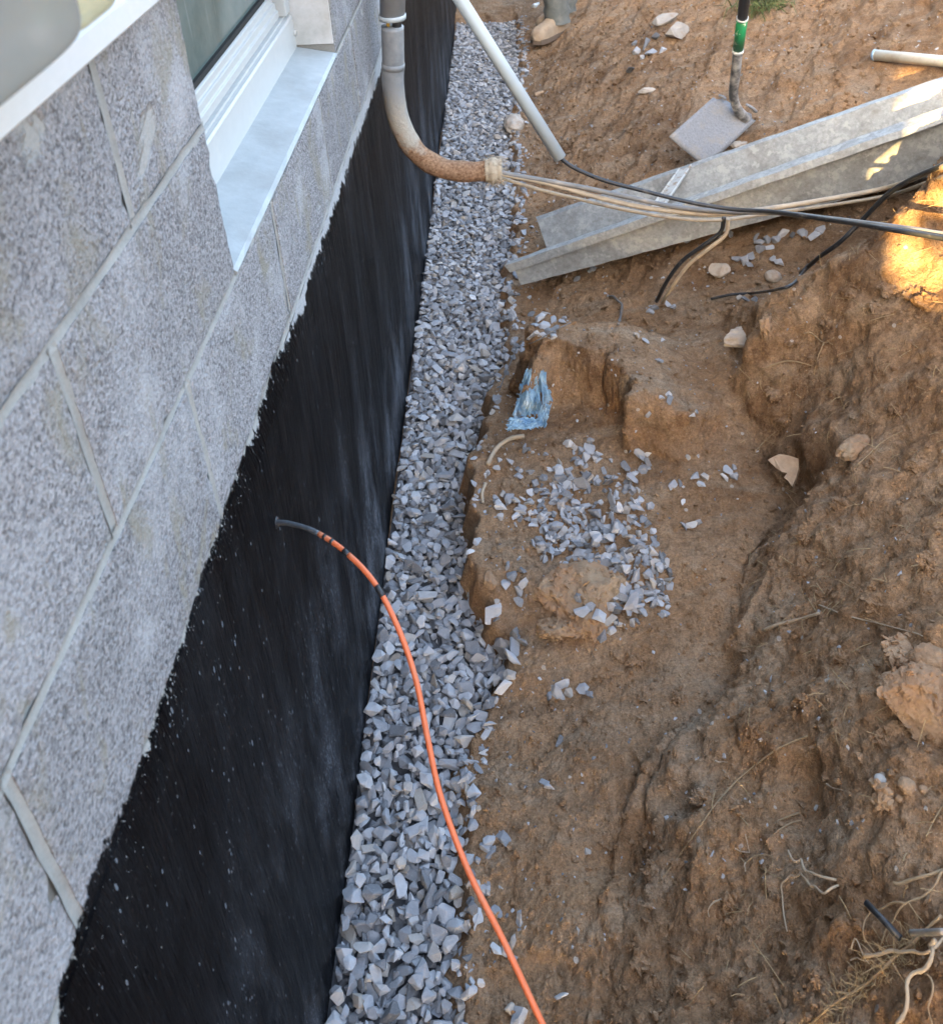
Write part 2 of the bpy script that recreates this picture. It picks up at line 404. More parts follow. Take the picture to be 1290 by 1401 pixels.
def pipe_material():
    b = NB('rusting_grey_conduit'); g = b.pos()
    xyz = b.nt.nodes.new('ShaderNodeSeparateXYZ'); b.put(xyz.inputs[0], g)
    n = b.noise(g, 26, 6, .65); n2 = b.noise(g, 130, 4, .7)
    t = b.math('ADD', xyz.outputs[2], b.math('MULTIPLY', b.math('SUBTRACT', n, .5), .22))
    mud = b.ramp(b.math('MULTIPLY_ADD', t, -1.0, -.40), [(.03, 0), (.15, 1)])
    rust = b.ramp(b.math('MULTIPLY_ADD', t, -1.0, -.55), [(.02, 0), (.07, 1)])
    c = b.mix(b.ramp(n, [(.3, 0), (.7, 1)]), (.16, .175, .19), (.27, .28, .285))
    c = b.mix(mud, c, b.mix(n2, (.27, .245, .20), (.47, .43, .36)))
    c = b.mix(rust, c, b.mix(b.ramp(n2, [(.3, 0), (.7, 1)]), (.13, .055, .025), (.40, .255, .15)))
    return b.done(Base_Color=c, Roughness=b.ramp(mud, [(0, .45), (1, .9)]), Normal=b.bump(n2, b.ramp(mud, [(0, .1), (1, .7)]), .004))
M_PIPE = pipe_material()

def glass_material():
    b = NB('window_glass'); g = b.pos()
    n = b.noise(g, 9, 6, .65); s = b.noise(b.mapping(g, (40, 60, 6), (.25, 0, 0)), 1.0, 4, .6)
    c = b.mix(b.ramp(n, [(.35, 0), (.7, 1)]), (.085, .125, .12), (.14, .18, .172))
    c = b.mix(b.ramp(s, [(.62, 0), (.72, .22)]), c, (.30, .36, .35))
    return b.done(Base_Color=c, Roughness=b.ramp(n, [(.3, .06), (.8, .22)]), Specular_IOR_Level=.6)
M_GLASS = glass_material()
def plastic_material(name, col, tr, rough):
    b = NB(name); n = b.noise(b.pos(), 14, 4, .6)
    c = b.mix(n, tuple(q * .8 for q in col), col)
    return b.done(Base_Color=c, Roughness=rough, Transmission_Weight=tr, IOR=1.25)
M_PLAST = plastic_material('cloudy_plastic', (.46, .47, .44), .55, .22)
M_PLAST2 = plastic_material('yellowed_clear_plastic', (.80, .80, .60), .72, .22)
def tarp_material():
    b = NB('torn_blue_plastic'); g = b.pos(); n = b.noise(g, 30, 5, .6)
    c = b.mix(b.ramp(n, [(.35, 0), (.65, 1)]), (.12, .23, .34), (.30, .43, .50))
    c = b.mix(b.ramp(b.noise(g, 22, 6, .65), [(.53, 0), (.68, .7)]), c, (.46, .49, .46))
    c = b.mix(b.ramp(b.noise(g, 45, 4, .6), [(.60, 0), (.72, .7)]), c, (.20, .14, .09))
    return b.done(Base_Color=c, Roughness=.42, Normal=b.bump(n, .4, .004))
M_TARP = tarp_material()

# ------------------------------------------------------------------ ground
GEDGE = [(-1,.25),(.5,.238),(.63,.237),(.78,.233),(.93,.229),(1.08,.239),(1.2,.29),(1.275,.318),(1.35,.29),(1.41,.257),(1.53,.232),(1.8,.243),(2.06,.282),(2.25,.315),(2.45,.345),(2.6,.325),(2.71,.318),(2.95,.36),(3.24,.376),(3.7,.375),(4.12,.372),(4.5,.41),(4.94,.438),(5.76,.431),(9,.43)]
gy_, gx_ = zip(*GEDGE)
def gedge(y): return np.interp(y, gy_, gx_) + .009 * np.sin(y * 17) + .007 * np.sin(y * 41 + 1) + .005 * np.sin(y * 83 + 2)
def terrain_h(X, Y):
    g = gedge(Y)
    # near bank
    toe = np.interp(Y, [.3,.56,.79,.96,1.16,1.51,1.75,1.9,2.1], [.365,.41,.467,.55,.72,.945,.98,.90,.92])
    zt = np.interp(Y, [.3,.9,1.2,1.5,1.75,1.9,2.1], [-1.34,-1.32,-1.28,-1.27,-1.24,-1.19,-1.19])
    sl = np.interp(Y, [.3,.9,1.3,1.6,1.9,2.1], [.92,.97,.98,1.0,1.13,1.17])
    lip = np.interp(Y, [0,1.16,1.24,1.34,1.42,1.9,2.1,9], [-1.415,-1.415,-1.385,-1.36,-1.325,-1.315,-1.36,-1.40])
    edge = np.maximum(sstep(g - .055, g - .004 + .02 * (Y < 1.3), X), sstep(5.80, 5.98, Y + .05 * np.sin(X * 30)))
    ap = lip + (zt - lip) * np.clip((X - g) / np.maximum(toe - g, .05), 0, 1) ** 1.3
    wy = toe + .02 * np.sin(Y * 13) + .010 * np.sin(Y * 29 + 1)
    rise = np.interp(Y, [.3, .9, 1.25, 1.5, 1.8, 2.1], [.01, .015, .05, .15, .14, .11])
    bank = zt + rise * sstep(0, .4 * rise + .02, X - wy) + np.maximum(X - toe - .04, 0) * sl
    bank = np.where(bank > -.42, -.42 + (bank + .42) * .35, bank)
    bank = np.minimum(bank, -.22 + .02 * X)
    near = np.where(X > toe, bank, ap) - .018 * np.exp(-((X - wy + .015) / .022) ** 2) * sstep(1.0, 1.3, Y) * (1 - sstep(1.75, 1.95, Y))
    # soil ledge that stands in front of the chute
    yf = 2.00 - .20 * sstep(.595, .640, X + .02 * np.sin(Y * 40)) + .02 * np.sin(X * 31) + .10 * sstep(.74, .95, X)
    led = sstep(yf - .085, yf, Y) * (1 - sstep(2.12, 2.55, Y)) * sstep(g + .06, g + .125, X)
    ledz = -1.135 - .07 * sstep(.62, .86, X)
    near = np.where((ledz > near), near + (ledz - near) * led, near)
    # far bank
    s2 = np.interp(Y, [2.2, 2.7, 3.4, 6], [.34, .36, .44, .46])
    x0 = np.interp(Y, [2.2, 3, 4, 6], [.44, .47, .50, .62])
    far = -1.40 + np.maximum(X - x0, 0) * s2 + .35 * np.maximum(X - 2.0, 0)
    far = np.minimum(far, -.25 + .02 * X)
    k = sstep(1.98, 2.30, Y - .06 * np.sin(X * 9) + .10 * sstep(1.2, 1.6, X))
    h = near * (1 - k) + far * k
    h = np.maximum(h, np.where((led > 0) & (X > g), ledz * led + (1 - led) * -9, -9))
    h = np.where(X < g, -1.46 + (h + 1.46) * edge, h)
    # hollows scooped out of the bank face
    for (hx, hy, r, d) in ((.50,.83,.07,.05),(.74,.86,.09,.05),(.88,1.0,.08,.05),(1.0,1.72,.07,.05),(.62,.62,.10,.04),(.50,1.62,.05,.02),(1.08,1.66,.05,.05)):
        h = h - d * np.exp(-((X - hx) ** 2 + (Y - hy) ** 2) / (r * r))
    return h

def axis(lo, dense, hi, growth=1.35):
    out = list(dense); st = dense[1] - dense[0]
    a = []; x = dense[0]
    while x > lo: st *= growth; x -= st; a.append(x)
    b = []; x = dense[-1]; st = dense[-1] - dense[-2]
    while x < hi: st *= growth; x += st; b.append(x)
    return np.array(a[::-1] + out + b)
ysd = [.30]
while ysd[-1] < 6.6: ysd.append(ysd[-1] + .0026 * math.hypot(ysd[-1], 1.45))
xsd = [.06]
while xsd[-1] < 2.5: xsd.append(xsd[-1] + .0042 * (1 + .8 * max(0, xsd[-1] - .9)))
XS, YS = axis(-.05, xsd, 60), axis(-40, ysd, 80)
XS = XS[XS > -.3]
Xg, Yg = np.meshgrid(XS, YS)
Hg = terrain_h(Xg, Yg)
dzy, dzx = np.gradient(Hg, YS, XS)
nl = np.sqrt(1 + dzx ** 2 + dzy ** 2)
NX, NY, NZ = -dzx / nl, -dzy / nl, 1 / nl
gm = np.maximum(sstep(-.03, .02, Xg - gedge(Yg)), sstep(5.85, 6.0, Yg))
steep = sstep(.35, .95, np.hypot(dzx, dzy))
X_, Y_, Z_ = Xg, Yg, Hg
dis = .055 * fbm(X_, Y_, Z_, 3.1, 3, seed=1.0) * (.35 + .65 * steep)
far_k = sstep(2.3, 2.7, Y_)
q1 = (X_ * .55 + Y_ * .83); q2 = (-X_ * .83 + Y_ * .55)
dis += far_k * .050 * fbm(q1 * .33, q2 * 1.5, Z_ * 1.5, 2.7, 5, .62, ridged=True, seed=4.0) * sstep(.0, .2, X_ - gedge(Y_))
qa, qb, qc = X_ * .50 + Y_ * .45 + Z_ * .74, X_ * .67 - Y_ * .74, X_ * .55 + Y_ * .50 - Z_ * .67      # along the tool marks, across, out of the face
rid = fbm(qa * .45, qb * 1.5, qc, 7.0, 4, ridged=True, seed=2.0)
dis += .009 * (rid - .35) * steep * (1 - far_k * .5)
cl_ = fbm(X_, Y_, Z_, 9.0, 4, .55, seed=8.0)
dis += .020 * np.maximum(cl_, -.12) * (.15 + .85 * steep)
dis -= .045 * sstep(.34, .62, fbm(X_, Y_, Z_, 5.2, 2, seed=12.0)) * steep
dis += .012 * fbm(X_, Y_, Z_, 17.0, 4, .58, seed=3.0) * (.8 + .6 * steep)
dis += .020 * fbm(X_, Y_, Z_, 6.5, 3, .5, seed=9.0) * (1 - steep)
blob = np.abs(fbm(X_, Y_, Z_, 31.0, 2, .5, seed=6.0))
dis += .011 * (blob - .2) * (.7 + .5 * steep)
dis += .006 * (np.abs(fbm(X_, Y_, Z_, 62.0, 2, .5, seed=15.0)) - .2) * (.6 + .6 * steep)
dis += .0045 * fbm(X_, Y_, Z_, 85.0, 2, .6, seed=5.0)
dis *= gm
PX_, PY_, PZ_ = X_ + NX * dis, Y_ + NY * dis, Z_ + NZ * dis
ny_, nx_ = Xg.shape
GV = np.stack([PX_, PY_, PZ_], -1).reshape(-1, 3)
ii = np.arange(ny_ * nx_).reshape(ny_, nx_)
GF = np.stack([ii[:-1, :-1], ii[:-1, 1:], ii[1:, 1:], ii[1:, :-1]], -1).reshape(-1, 4)
me = bpy.data.meshes.new('ground')
me.vertices.add(len(GV)); me.vertices.foreach_set('co', GV.ravel())
me.loops.add(GF.size); me.loops.foreach_set('vertex_index', GF.ravel())
me.polygons.add(len(GF)); me.polygons.foreach_set('loop_start', np.arange(0, GF.size, 4)); me.polygons.foreach_set('loop_total', np.full(len(GF), 4))
me.update(calc_edges=True)
me.polygons.foreach_set('use_smooth', np.ones(len(GF), bool))
me.materials.append(M_SOIL)
ground = bpy.data.objects.new('ground', me); COL.objects.link(ground)
tag(ground, 'brown excavated soil of the trench floor and its sloping bank', None, None, 'structure')
# a coarser copy of the grid is enough to lay things on
iy = np.where((YS > .1) & (YS < 7))[0]; ix = np.where(XS < 3.2)[0]
sub = ii[np.ix_(iy, ix)]
remap = -np.ones(len(GV), int); remap[sub.ravel()] = np.arange(sub.size)
sf = np.stack([sub[:-1, :-1], sub[:-1, 1:], sub[1:, 1:], sub[1:, :-1]], -1).reshape(-1, 4)
BVH = BVHTree.FromPolygons(GV[sub.ravel()].tolist(), remap[sf].tolist())
def hit(px, py, lift=0.0):
    h = BVH.ray_cast(CAM, ray(px, py).normalized())
    if h[0] is None: return on_z(px, py, -1.4), Vector((0, 0, 1))
    n = h[1] if h[1].z > 0 else -h[1]
    return h[0] + n * lift, n
def front(px, py, y, gap=.03):
    """the point at distance y along the trench, or on the soil where that comes first"""
    p = on_y(px, py, y); h = BVH.ray_cast(CAM, ray(px, py).normalized())
    if h[0] is not None and (h[0] - CAM).length < (p - CAM).length + gap:
        return h[0] - ray(px, py).normalized() * .012 + Vector((0, 0, .008))
    return p
def down(x, y):
    h = BVH.ray_cast(Vector((x, y, 3)), Vector((0, 0, -1)))
    return (h[0], h[1]) if h[0] is not None else (Vector((x, y, -1.4)), Vector((0, 0, 1)))

# ------------------------------------------------------------------ house
HOUSE_Y0, HOUSE_Y1 = -1.5, 9.0
house = thing('house', (0, 3.0, -1.7), 'house with bare concrete block wall above a black tar coated foundation', 'house')
WIN_Y0, WIN_Y1, WIN_Z0, WIN_Z1 = .952, 1.766, -.203, .172
J = .0055
def block_mesh():
    pass
def add_block(y0, y1, z0, z1):
    dx = random.uniform(-.0015, .0015)
    y0 += J; y1 -= J; z0 += J; z1 -= J
    ny, nz = max(3, int((y1 - y0) / .013)), 14
    # front face with slightly broken arrises, sides run back
    v, f = [], []
    for j in range(nz + 1):
        for i in range(ny + 1):
            yy, zz = y0 + (y1 - y0) * i / ny, z0 + (z1 - z0) * j / nz
            e = 0
            if i in (0, ny) or j in (0, nz):
                e = -random.uniform(.0004, .0018) - (.003 if random.random() < .03 else 0)
                if i == 0: yy += random.uniform(-.0005, .0007)
                if i == ny: yy -= random.uniform(-.0005, .0007)
                if j == 0: zz += random.uniform(-.0005, .0007)
                if j == nz: zz -= random.uniform(-.0005, .0007)
            v.append((dx + e, yy, zz))
    idx = lambda i, j: j * (ny + 1) + i
    for j in range(nz):
        for i in range(ny): f.append((idx(i, j), idx(i + 1, j), idx(i + 1, j + 1), idx(i, j + 1)))
    ring = [idx(i, 0) for i in range(ny)] + [idx(ny, j) for j in range(nz)] + [idx(i, nz) for i in range(ny, 0, -1)] + [idx(0, j) for j in range(nz, 0, -1)]
    n0 = len(v)
    for r in ring: v.append((-.19, v[r][1], v[r][2]))
    m = len(ring)
    for k in range(m): f.append((ring[k], n0 + k, n0 + (k + 1) % m, ring[(k + 1) % m]))
    f.append(tuple(n0 + k for k in range(m)))
    obj('block', v, f, M_BLOCK, house, smooth=False)
BL, BH = .4064, .2032
Z_A0, Z_A1 = 0.0, .176
heads = {'A': [.722 - 2 * BL + k * BL for k in range(0, 3)] + [WIN_Y0], 'A2': [WIN_Y1 + k * BL for k in range(0, 14)],
         'B': [.542 - 2 * BL, .542 - BL, .542, WIN_Y0], 'B2': [WIN_Y1 + k * BL for k in range(0, 14)],
         'C': [.745 + k * BL for k in range(-3, 18)]}
mortar = MB()
def joint(p0, p1, wd=.0128, prof=(-.0010, -.0022, -.0029, -.0022, -.0010)):
    """tooled concave mortar joint between two points of the wall face"""
    (ya, za), (yb, zb) = p0, p1
    L = math.hypot(yb - ya, zb - za); n = max(2, int(L / .02))
    dy, dz = (yb - ya) / L, (zb - za) / L
    v, f = [], []
    for i in range(n + 1):
        t = i / n; wob = .0006 * math.sin(i * .9 + ya * 9) + random.uniform(-.0003, .0003)
        ww = wd * (1 + random.uniform(-.10, .14))
        for k, pz in enumerate(prof):
            o = (k / (len(prof) - 1) - .5) * ww + wob
            v.append((pz + random.uniform(-.0004, .0004), ya + dy * L * t - dz * o, za + dz * L * t + dy * o))
    m = len(prof)
    for i in range(n):
        for k in range(m - 1): f.append((i * m + k, i * m + k + 1, (i + 1) * m + k + 1, (i + 1) * m + k))
    mortar.add(v, f)
for key, (z0, z1) in {'A': (Z_A0, Z_A1), 'A2': (Z_A0, Z_A1), 'B': (-BH, 0), 'B2': (-BH, 0), 'C': (-2 * BH - .004, -BH)}.items():
    hs = heads[key]
    for i in range(len(hs) - 1):
        add_block(hs[i], hs[i + 1], z0, z1)
        if (i > 0) or key.endswith('2') and i > 0: joint((hs[i], z0), (hs[i], z1), .0122)
joint((-.4, 0), (WIN_Y0, 0)); joint((WIN_Y1, 0), (7, 0)); joint((-.4, -BH), (WIN_Y0, -BH)); joint((WIN_Y0, -BH - .003), (WIN_Y1, -BH - .003), .010); joint((WIN_Y1, -BH), (7, -BH))
joint((-.4, -2 * BH - .004), (7, -2 * BH - .004), .016)
# backing of the joints
mortar.box((-.18, -1.2, -2 * BH - .02), (-.0034, WIN_Y0 - .004, Z_A1)); mortar.box((-.18, WIN_Y0 - .004, -2 * BH - .02), (-.0034, WIN_Y1 + .004, -BH - .004)); mortar.box((-.18, WIN_Y1 + .004, -2 * BH - .02), (-.0034, 7.2, Z_A1))
mo = mortar.build('mortar', M_MORTAR, house, smooth=True)
# parged foundation under the last course
v, f = [], []
ysf = np.arange(-1.0, 7.2, .03); zsf = np.linspace(-2 * BH - .012, -1.75, 40)
for j, zz in enumerate(zsf):
    for i, yy in enumerate(ysf):
        bx = -.001 if j == 0 else .0025 + .0025 * math.sin(yy * 3.1 + zz * 5) + .0015 * math.sin(yy * 11 - zz * 7)
        v.append((bx, yy, zz + (random.uniform(-.003, .003) if j == 0 else 0)))
n = len(ysf)
for j in range(len(zsf) - 1):
    for i in range(n - 1): f.append((j * n + i, j * n + i + 1, (j + 1) * n + i + 1, (j + 1) * n + i)[::-1])
fo = obj('tar_coating', v, f, M_PARGE, house)
fo['label'] = 'black brushed tar coating with dusty grey streaks'
core = MB()
core.box((-8, HOUSE_Y0, -1.7), (-.2, HOUSE_Y1, -2 * BH - .03))
core.box((-.2, 7.2, -1.7), (0, HOUSE_Y1, Z_A1)); core.box((-.2, HOUSE_Y0, -1.7), (-.003, -1.0, Z_A1))
core.build('footing_wall', M_CONC, house)
sd = MB()
for k in range(11):
    z0 = .205 + k * .2
    sd.prism_y([(-.03, z0), (.014, z0), (.004, z0 + .199), (-.03, z0 + .199)], HOUSE_Y0, HOUSE_Y1)
sd.box((-8, HOUSE_Y0, .2), (-.03, HOUSE_Y1, 2.41)) 
sd.build('siding', M_SIDE, house)
tr = MB(); tr.prism_y([(-.02, .177), (.024, .177), (.027, .180), (.027, .2), (.010, .2045), (-.02, .2045)], HOUSE_Y0, HOUSE_Y1)
tr.build('starter_trim', M_TRIM, house)
rf = MB(); rf.prism_y([(.12, 2.4), (.12, 2.44), (-4, 3.7), (-8.3, 2.44), (-8.3, 2.4)], HOUSE_Y0 - .1, HOUSE_Y1 + .2)
rf.build('roof', M_ROOF, house)

# window: a part of the house, its members sub-parts
wo = bpy.data.objects.new('window', None); wo.parent = house; wo.location = Vector((0, 1.36, -.2)) - house.location; COL.objects.link(wo)
wo['label'] = 'white vinyl basement window over a pale sloping sill'
a, b_ = WIN_Y0, WIN_Y1
si = MB()
v, f = [], []
for i in range(25):
    yy = a + .002 + (b_ - a - .004) * i / 24; wz = random.uniform(-.0012, .0012)
    for (x, z) in ((-.14, -.24), (-.0005 + wz * .7, -.205 + wz), (.0015 + wz * .7, -.2005 + wz), (-.004, -.1965), (-.04, -.189 + .0006 * math.sin(i)), (-.082, -.181), (-.14, -.170)):
        v.append((x, yy, z))
for i in range(24):
    for k in range(7): f.append((i * 7 + k, i * 7 + (k + 1) % 7, (i + 1) * 7 + (k + 1) % 7, (i + 1) * 7 + k))
f += [tuple(range(7)), tuple(24 * 7 + k for k in range(7))[::-1]]
si.add(v, f); si.build('sill', M_SILL, wo, smooth=False)
fr = MB()
fr.prism_y([(-.083, -.185), (-.078, -.182), (-.078, -.118), (-.081, -.1145), (-.088, -.1135), (-.088, -.109), (-.13, -.109), (-.13, -.185)], a + .002, b_ - .002)     # bottom member
fr.build('frame', M_VINYL, wo)
fs = MB(); fs.box((-.13, b_ - .040, -.1085), (-.080, b_ - .002, WIN_Z1)); fs.box((-.13, a + .002, -.1085), (-.080, a + .030, WIN_Z1)); fs.box((-.13, a + .030, WIN_Z1 - .03), (-.080, b_ - .040, WIN_Z1))
bevel(fs.build('jamb', M_VINYL, wo), .003)
ss = MB()
ss.prism_y([(-.094, -.1085), (-.094, -.094), (-.098, -.092), (-.098, -.080), (-.103, -.078), (-.103, -.066), (-.108, -.063), (-.128, -.063), (-.128, -.1085)], a + .032, b_ - .042)
ss.box((-.128, b_ - .074, -.0625), (-.097, b_ - .043, WIN_Z1 - .032)); ss.box((-.128, a + .032, -.0625), (-.097, a + .062, WIN_Z1 - .032))
bevel(ss.build('sash', M_VINYL, wo), .0015)
gp = MB(); gp.box((-.122, a + .064, -.062), (-.112, b_ - .0755, WIN_Z1 - .034)); gp.build('pane', M_GLASS, wo)
gs = MB(); gs.box((-.112, b_ - .084, -.062), (-.106, b_ - .0755, WIN_Z1 - .034)); gs.box((-.112, a + .064, -.0625), (-.106, b_ - .0845, -.053)); gs.build('gasket', M_DARK, wo)
pc = on_x(403, 45, -.0775)
v, f = tube([pc + Vector((-.002, 0, 0)), pc + Vector((.0035, 0, 0))], .0058, 16, smooth=False); obj('hole_plug', v, f, M_VINYL, wo)
jm = MB(); jm.box((-.19, b_ - .0015, -.178), (-.0035, b_ + .003, WIN_Z1)); jm.build('reveal', M_CONC, wo)
cv = MB(); cv.box((-.188, a - .02, -.2), (-.15, b_ + .02, WIN_Z1)); cv.build('dark_lining', M_DARK, wo)

# cloudy plastic cover over the trim, close to the lens
def rbox(cx, cy, cz, sx, sy, sz, e=.35, nu=24, nv=14):
    v, f = [], []
    sp = lambda c, p: math.copysign(abs(c) ** p, c)
    for j in range(nv + 1):
        ph = -math.pi / 2 + math.pi * j / nv
        for i in range(nu):
            th = 2 * math.pi * i / nu
            v.append((cx + sx * sp(math.cos(ph), e) * sp(math.cos(th), e), cy + sy * sp(math.cos(ph), e) * sp(math.sin(th), e), cz + sz * sp(math.sin(ph), e)))
    for j in range(nv):
        for i in range(nu): f.append((j * nu + i, j * nu + (i + 1) % nu, (j + 1) * nu + (i + 1) % nu, (j + 1) * nu + i))
    return v, f
cover = thing('lamp_cover', (.06, .5, .24), 'cloudy plastic cover with a yellowed clear end above the white trim', 'cover')
v, f = rbox(.062, .18, .3200, .044, .337, .075, .12, 64, 32); obj('housing', v, f, M_PLAST, cover)
v, f = rbox(.064, .552, .312, .036, .036, .070, .30, 48, 28); obj('end_cap', v, f, M_PLAST2, cover)
m_ = MB(); m_.box((.0145, .0, .25), (.0185, .46, .40)); bevel(m_.build('back_plate', M_CREAM, cover), .003)

# ------------------------------------------------------------------ crushed stone
def stone_proto(seed, flat=.62, elong=1.25, npts=13):
    r = random.Random(seed)
    bm = bmesh.new()
    for _ in range(npts):
        d = Vector((r.gauss(0, 1), r.gauss(0, 1), r.gauss(0, 1))).normalized() * r.uniform(.80, 1.0)
        bm.verts.new((d.x * elong * .5, d.y * .5, d.z * flat * .5))
    g = bmesh.ops.convex_hull(bm, input=bm.verts)
    bmesh.ops.delete(bm, geom=[e for e in g['geom_unused'] if isinstance(e, bmesh.types.BMVert)], context='VERTS')
    bmesh.ops.dissolve_limit(bm, angle_limit=math.radians(14), verts=bm.verts, edges=bm.edges)
    bmesh.ops.bevel(bm, geom=list(bm.edges), offset=.022, segments=1, affect='EDGES', clamp_overlap=True)
    bmesh.ops.triangulate(bm, faces=[q for q in bm.faces if len(q.verts) > 4])
    bm.verts.ensure_lookup_table()
    V = np.array([v.co[:] for v in bm.verts]); F = [tuple(v.index for v in q.verts) for q in bm.faces]
    bm.free()
    return V, F
PROTO = [stone_proto(100 + k, random.uniform(.42, .8), random.uniform(1.0, 1.6), random.choice((9, 11, 13))) for k in range(28)]
PMESH = []
for V, F in PROTO:
    m = bpy.data.meshes.new('stone'); m.from_pydata(V.tolist(), [], F); m.materials.append(M_STONE1); m.update(); PMESH.append(m)
def rand_rot(tilt=.6, n=None):
    q = Quaternion((random.gauss(0, 1), random.gauss(0, 1), 0), abs(random.gauss(0, tilt))) @ Quaternion((0, 0, 1), random.uniform(0, 6.283))
    if n is not None: q = Vector((0, 0, 1)).rotation_difference(n) @ q
    return q
bedv, bedf = [], []
yb_ = np.arange(.2, 5.95, .05)
v = []; f = []
for yy in yb_: v += [(.004, yy, -1.455), (float(gedge(yy)) + .03, yy, -1.455)]
for k in range(len(yb_) - 1): f.append((2 * k, 2 * k + 1, 2 * k + 3, 2 * k + 2))
bed = obj('gravel_bed', v, f, simple('gravel_fines', (.13, .135, .145), .95, .4, 90, bump=.6), None, loc=Vector((.15, 2, -1.455)))
tag(bed, 'strip of grey crushed stone along the foot of the black wall', None, None, 'structure')
# drop the stones one by one on a height map so that they heap naturally
CELL = .005
NXc, NYc = int(.56 / CELL), int(6.1 / CELL)
hm = np.full((NYc, NXc), -1.455)
yy_c = (np.arange(NYc) + .5) * CELL; xx_c = (np.arange(NXc) + .5) * CELL
out_m = xx_c[None, :] > gedge(yy_c)[:, None] + .01
THg = terrain_h(*np.meshgrid(xx_c, yy_c)); hm = np.where(out_m, THg, hm)
hm0 = hm.copy()
placed = []
for k in range(12500):
    best = None
    big = random.random() < .16
    size = random.uniform(.032, .044) if big else random.uniform(.015, .031)
    for t in range(5):
        y = random.uniform(.25, 5.85)
        g = float(gedge(y)) + .014 * math.sin(y * 37) + .010 * math.sin(y * 91 + 2)
        x = random.uniform(.010 + size * .25, g - size * .15) if k < 11600 else g + abs(random.gauss(0, .022))
        r = size * .38; i0, i1 = int((x - r) / CELL), int((x + r) / CELL) + 1; j0, j1 = int((y - r) / CELL), int((y + r) / CELL) + 1
        i0 = max(i0, 0)
        z = hm[j0:j1, i0:i1].mean()
        if best is None or z < best[0]: best = (z, x, y, i0, i1, j0, j1)
    z, x, y, i0, i1, j0, j1 = best
    if z > -1.398 and k < 11600: continue
    pi = random.randrange(len(PROTO))
    th = size * .55
    zc = z + th * .42
    if k >= 11600:
        if x > g + (.055 if y > 1.6 else .018) or (y < 1.5 and random.random() < .6): continue
        zc = down(x, y)[0].z + th * random.uniform(.0, .3)
    q = rand_rot(.55)
    placed.append((pi, Vector((x, y, zc)), q, size))
    gx, gyv = np.meshgrid(xx_c[i0:i1], yy_c[j0:j1])
    cap = zc + th * .5 * np.sqrt(np.clip(1 - ((gx - x) ** 2 + (gyv - y) ** 2) / (r * r * 1.3), 0, 1))
    hm[j0:j1, i0:i1] = np.maximum(hm[j0:j1, i0:i1], np.where(cap > zc, cap, -9))
def heap_mesh(items, name, mat, parent):
    VV, FF, n = [], [], 0
    for pi, p, q, s in items:
        V, F = PROTO[pi]
        R = np.array(q.to_matrix())
        VV.append(V @ R.T * s + np.array(p)); FF += [tuple(i + n for i in t) for t in F]; n += len(V)
    return obj(name, np.concatenate(VV), FF, mat, parent, smooth=False)
# the 300 that show largest are parts of their own
score = []
for i, (pi, p, q, s) in enumerate(placed):
    j, i2 = min(int(p.y / CELL), NYc - 1), min(max(int(p.x / CELL), 0), NXc - 1)
    topness = p.z + s * .25 - hm[j, i2]
    d = (p - CAM).length
    dd = (p - CAM); pyy = PPY - FPX * dd.dot(up) / dd.dot(fw)
    score.append((-(s / d) * (1 if topness > -.008 else .2) * (1 if pyy < 1410 else .1), i))
score.sort(); singles = set(i for _, i in score[:295])
for i in sorted(singles):
    pi, p, q, s = placed[i]
    o = bpy.data.objects.new('stone', PMESH[pi]); o.parent = bed; o.location = p - bed.location; o.rotation_mode = 'QUATERNION'; o.rotation_quaternion = q; o.scale = (s, s, s); COL.objects.link(o)
gv = heap_mesh([placed[i] for i in range(len(placed)) if i not in singles], 'gravel', M_STONE, bed); gv['kind'] = 'stuff'

# loose stones on the soil, each a thing of its own
MARKS = [((1000, 205), 'the shovel blade'), ((990, 374), 'the pale angular rock'), ((1040, 333), 'the dark soil under the chute'), ((1100, 322), 'the buried black cable'), ((1025, 408), 'the thin black hose'), ((900, 420), 'the foot of the two drop cables'), ((800, 376), 'the lower edge of the chute'), ((870, 465), 'the back of the soil shelf'), ((910, 545), 'the middle of the bare soil shelf'), ((950, 565), 'the middle of the slope under the mound'), ((880, 645), 'the right horn of the stone heap'), ((925, 662), 'the gap between heap and broken board'), ((1000, 648), 'the broken board'), ((945, 715), 'the right fringe of the stone heap'), ((745, 1078), 'the bare floor right of the orange cable'), ((655, 1070), 'the gravel edge under the orange cable'), ((765, 1016), 'the dark floor below the sandy lump'), ((803, 1166), 'the smooth floor far right of the cable'), ((695, 1295), 'the lower run of the orange cable'), ((715, 1390), 'the lower end of the orange cable'),
         ((1090, 470), 'the chalky lump on the mound rim'), ((1165, 400), 'the crest of the soil mound'), ((1250, 400), 'the sunlit patch'), ((1100, 735), 'the face right of the broken board'), ((1230, 560), 'the long pale soil lump'), ((1190, 830), 'the long pale root on the upper bank'), ((1275, 1010), 'the large boulder'), ((1100, 960), 'the longest diagonal root'), ((930, 955), 'the toe of the bank below the sandy lump'), ((1070, 560), 'the hollow under the mound rim'), ((960, 1090), 'the scooped hollow in the bank'), ((1000, 1240), 'the curled pale root'), ((880, 1320), 'the dark foot of the bank'), ((1120, 1340), 'the hairy corner root')]
def near_mark(px, py): return min(MARKS, key=lambda m: math.hypot(m[0][0] - px, m[0][1] - py))[1]
def loose(px, py, s, label, group, lift=0.0, flatten=.6):
    p, n = hit(px, py)
    o = bpy.data.objects.new('loose_stone', PMESH[random.randrange(len(PMESH))])
    o.location = p + n * (s * .14 + lift); o.rotation_mode = 'QUATERNION'; o.rotation_quaternion = rand_rot(.5, n); o.scale = (s, s, s * random.uniform(.75, 1.1)); COL.objects.link(o)
    return tag(o, label, 'stone', group)
